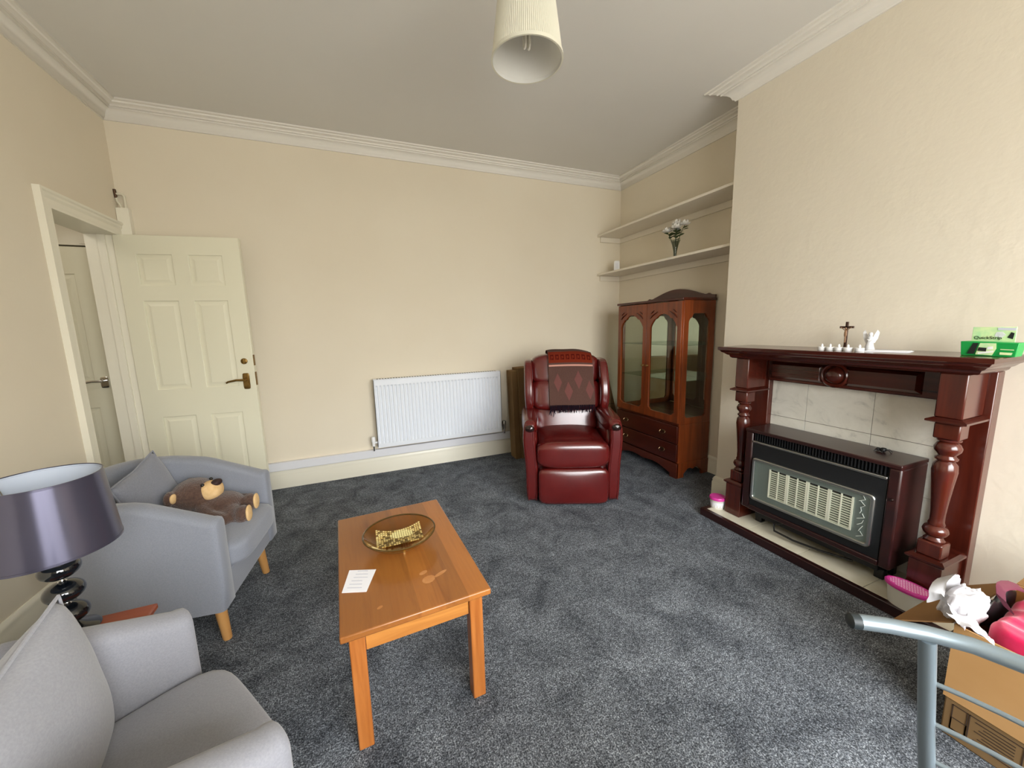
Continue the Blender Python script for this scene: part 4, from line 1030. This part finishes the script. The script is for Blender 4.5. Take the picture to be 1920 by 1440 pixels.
t = thing('mains_plug', 'dark plug and cable on the skirting behind the grey armchair', 'plug', (LX+.021, 2.50, .012))
B().sq((.022, 0, .065), (.022, .026, .034), 4, 8).build('plug_body', 'black', t)
B().tube([(.022, -.01, .035), (.03, -.03, .008), (.05, -.10, -.005), (.06, -.22, -.006), (.03, -.36, -.006), (.04, -.52, -.006)], .005, 8).build('cable', 'black', t)

# ------------------------------------------------------------------ packing boxes
BX0, BX1, BY0, BY1 = 1.612, 2.05, -.10, .440
t = thing('packing_box', 'closed brown carton with printed panels underneath the open box', 'cardboard box', (BX0, BY1, 0))
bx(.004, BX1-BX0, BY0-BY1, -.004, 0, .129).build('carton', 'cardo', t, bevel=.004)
q = B()
def hrect(y0, y1, z0, z1, w_=.0025):
    for a, b_, c_, d_ in ((y0, y1, z0, z0+w_), (y0, y1, z1-w_, z1), (y0, y0+w_, z0, z1), (y1-w_, y1, z0, z1)): q.box(.0028, .0039, a, b_, c_, d_)
hrect(-.055, -.022, .03, .115); hrect(-.055, -.022, .03, .072); hrect(-.16, -.057, .03, .115); hrect(-.30, -.18, .02, .115)
for k in range(7): q.box(.0028, .0039, -.145, -.070-.008*(k % 3), .040+k*.010, .0425+k*.010)
q.build('printed_panels', 'ink', t)
t = thing('packing_box', 'open tan cardboard box full of belongings on top of the brown carton', 'cardboard box', (BX0, BY1, .1302))
w_, l_ = BX1-BX0, BY1-BY0; hz = .245; tk = .005
q = bx(0, tk, -l_, 0, 0, hz); q.box(w_-tk, w_, -l_, 0, 0, hz); q.box(tk, w_-tk, -tk, 0, 0, hz); q.box(tk, w_-tk, -l_, -l_+tk, 0, hz); q.box(tk, w_-tk, -l_+tk, -tk, 0, tk)
q.build('box_body', 'card', t)
def flap(p0, p1, d, mat='cardd'):
    p0, p1, d = Vector(p0), Vector(p1), Vector(d); e = (p1-p0).normalized()
    pts = [p0, p1, p1+d-e*.02, p0+d+e*.02]; nrm = e.cross(d).normalized()*.004
    return B().add([*pts, *[p+nrm for p in pts]], [(0, 1, 2, 3), (7, 6, 5, 4)]+[(i, (i+1) % 4, (i+1) % 4+4, i+4) for i in range(4)])
flap((.0, .004, hz), (w_, .004, hz), (-.035, .125, -.085)).build('flap', 'cardd', t)
flap((w_+.004, -l_, hz), (w_+.004, 0, hz), (.16, 0, .055)).build('flap', 'cardd', t)
flap((w_, -l_-.004, hz), (0, -l_-.004, hz), (0, -.15, -.05)).build('flap', 'cardd', t)
BZ = .1302+hz
t = thing('pink_cloth', 'bright pink cloth bundled in the open cardboard box', 'cloth', (1.828, .215, .16))
def crumple(q):
    if q.z > .2:
        a, b_ = q.x+.35*q.y, q.y-.4*q.x
        rid = lambda t_: 1-abs(math.sin(t_))
        q.z += .022*rid(13*a+2.2*math.sin(9*b_))+.014*rid(21*b_+1.5*math.sin(14*a))+.007*rid(47*a-22*b_) + .06*max(0, q.x+.05)
    return q
B().sq((0, -.02, .122), (.208, .200, .122), 7, 44, crumple).build('bundle', 'pink', t, smooth=70)
t = thing('white_carrier_bag', 'crumpled white plastic bag at the corner of the open box', 'bag', (1.655, .462, .405))
def crease(seedv, amp):
    rnd = random.Random(seedv); ws = [(rnd.uniform(-1, 1), rnd.uniform(-1, 1), rnd.uniform(-1, 1), rnd.uniform(40, 95), rnd.uniform(0, 6)) for _ in range(7)]
    def fn(p):
        d = sum(abs(((a*p.x+b_*p.y+c_*p.z)*k+ph) % 2-1)-.5 for a, b_, c_, k, ph in ws)/3
        return amp*d
    return fn
cf_ = crease(5, .016)
def ribbon(name, ctr, wid, n=26, m=10, amp=1.0):
    '''crumpled film strip: ctr(s) centre line, wid(s) cross vector'''
    v = []
    for j in range(n+1):
        s_ = j/n; c0 = Vector(ctr(s_)); w0 = Vector(wid(s_))
        for i in range(m+1):
            u = i/m-.5; p = c0+w0*u; d = amp*cf_(p)
            v.append(p+Vector((d*.6, -d*.6, d)))
    f = [(j*(m+1)+i, j*(m+1)+i+1, (j+1)*(m+1)+i+1, (j+1)*(m+1)+i) for j in range(n) for i in range(m)]
    return B().add(v, f).build(name, 'bagw', t, smooth=25, fixn=False)
# body hump, then the handle loop standing up around a dark hole, then the tail pulled over the box edge
B().sq((.045, -.012, -.005), (.058, .042, .055), 2.4, 22, lambda q: q+Vector((cf_(q), -cf_(q)*.6, cf_(q)*1.3))).build('bag_body', 'bagw', t, smooth=25)
ribbon('bag_handle', lambda s_: (-.030+.055*math.cos(PI*(1.15-1.3*s_))+.020, .018, .025+.070*math.sin(PI*max(0, min(1, s_*1.1)))), lambda s_: (.010, -.030, .028), amp=.5)
ribbon('bag_side', lambda s_: (-.055+.03*s_, .012-.05*s_, .050-.085*s_), lambda s_: (.045+.02*s_, .02, -.02), amp=.6)
ribbon('bag_tail', lambda s_: (-.050-.055*s_, -.030-.095*s_, .010-.012*s_), lambda s_: (.075*(1-s_)+.006, -.035*(1-s_), -.012), amp=.6)
t = thing('plum_strap', 'plum coloured strap lying between the white bag and the pink cloth', 'strap', (1.815, .408, .442))
pts = [(-.070, -.030, -.015), (-.068, -.012, .010), (-.050, -.004, .026), (-.030, .0, .028), (.01, .002, .020), (.06, .0, .006), (.10, -.01, -.012)]
v = []
for p in pts: v += [(p[0]-.002, p[1]-.011, p[2]-.006), (p[0]+.004, p[1]+.011, p[2]+.006)]
v += [(x, y, z-.005) for x, y, z in v]; n = len(pts)*2
f = [(2*i, 2*i+1, 2*i+3, 2*i+2) for i in range(len(pts)-1)] + [(n+2*i+2, n+2*i+3, n+2*i+1, n+2*i) for i in range(len(pts)-1)]
f += [(2*i, 2*i+2, n+2*i+2, n+2*i) for i in range(len(pts)-1)] + [(2*i+3, 2*i+1, n+2*i+1, n+2*i+3) for i in range(len(pts)-1)] + [(0, n, n+1, 1), (n-2, n-1, 2*n-1, 2*n-2)]
B().add(v, f).build('strap_band', 'plum', t, smooth=60)
t = thing('dark_garment', 'black fabric tucked into the open box beneath the strap', 'cloth', (1.835, .4165, .375))
B().sq((0, 0, 0), (.11, .011, .050), 3, 14, lambda q: q+Vector((0, 0, .012*math.sin(q.x*60)+.008*math.sin(q.y*90+q.x*30)))).build('folds', 'black', t, smooth=180)

# ------------------------------------------------------------------ metal dining chair
t = thing('metal_dining_chair', 'silver tubular metal chair beside the packing boxes', 'chair', (0, 0, 0))
ym = .075
def mir(p): return (p[0], 2*ym-p[1], p[2])
half = [(.694, .285, .830), (.724, .263, .830), (.757, .232, .830), (.786, .195, .830), (.803, .150, .830), (.810, .11, .830)]
full = half + [(.812, ym, .83)] + [mir(p) for p in reversed(half)]
B().tube(full, .0112, 16).build('top_rail', 'silverp', t, smooth=60)
for p, d_ in ((half[0], Vector((-.0048, .0033, 0))), (mir(half[0]), Vector((-.0048, -.0033, 0)))):
    p = Vector(p); B().tube([p, p+d_*2.0, p+d_*2.6], [.0118, .0113, .007], 16).build('end_cap', 'capb', t)
post = [(.757, .230, .822), (.775, .229, .74), (.797, .228, .64), (.822, .226, .54), (.845, .225, .45), (.865, .225, .25), (.880, .225, 0)]
for f_ in (lambda p: p, mir):
    B().tube([f_(p) for p in post], .0102, 14).build('rear_leg', 'silverp', t, smooth=60)
    B().tube([f_((.44, .255, 0)), f_((.445, .25, .25)), f_((.455, .245, .43))], .0135, 14).build('leg', 'silverp', t, smooth=60)
for z, x0 in ((.744, .776), (.664, .793), (.584, .812)):
    arc = [(x0+.040*(1-((y-ym)/(.226-ym))**2)*.9, y, z) for y in [.226-(.226-ym)*2*i/10 for i in range(11)]]
    B().tube(arc, .0038, 10).build('back_rail', 'silverp', t, smooth=60)
bx(.42, .85, ym-.155, ym+.155, .40, .425).build('seat_frame', 'silverp', t, bevel=.006)
B().sq((.630, ym, .445), (.205, .190, .024), 5, 10).build('seat_pad', 'seatv', t, smooth=180)
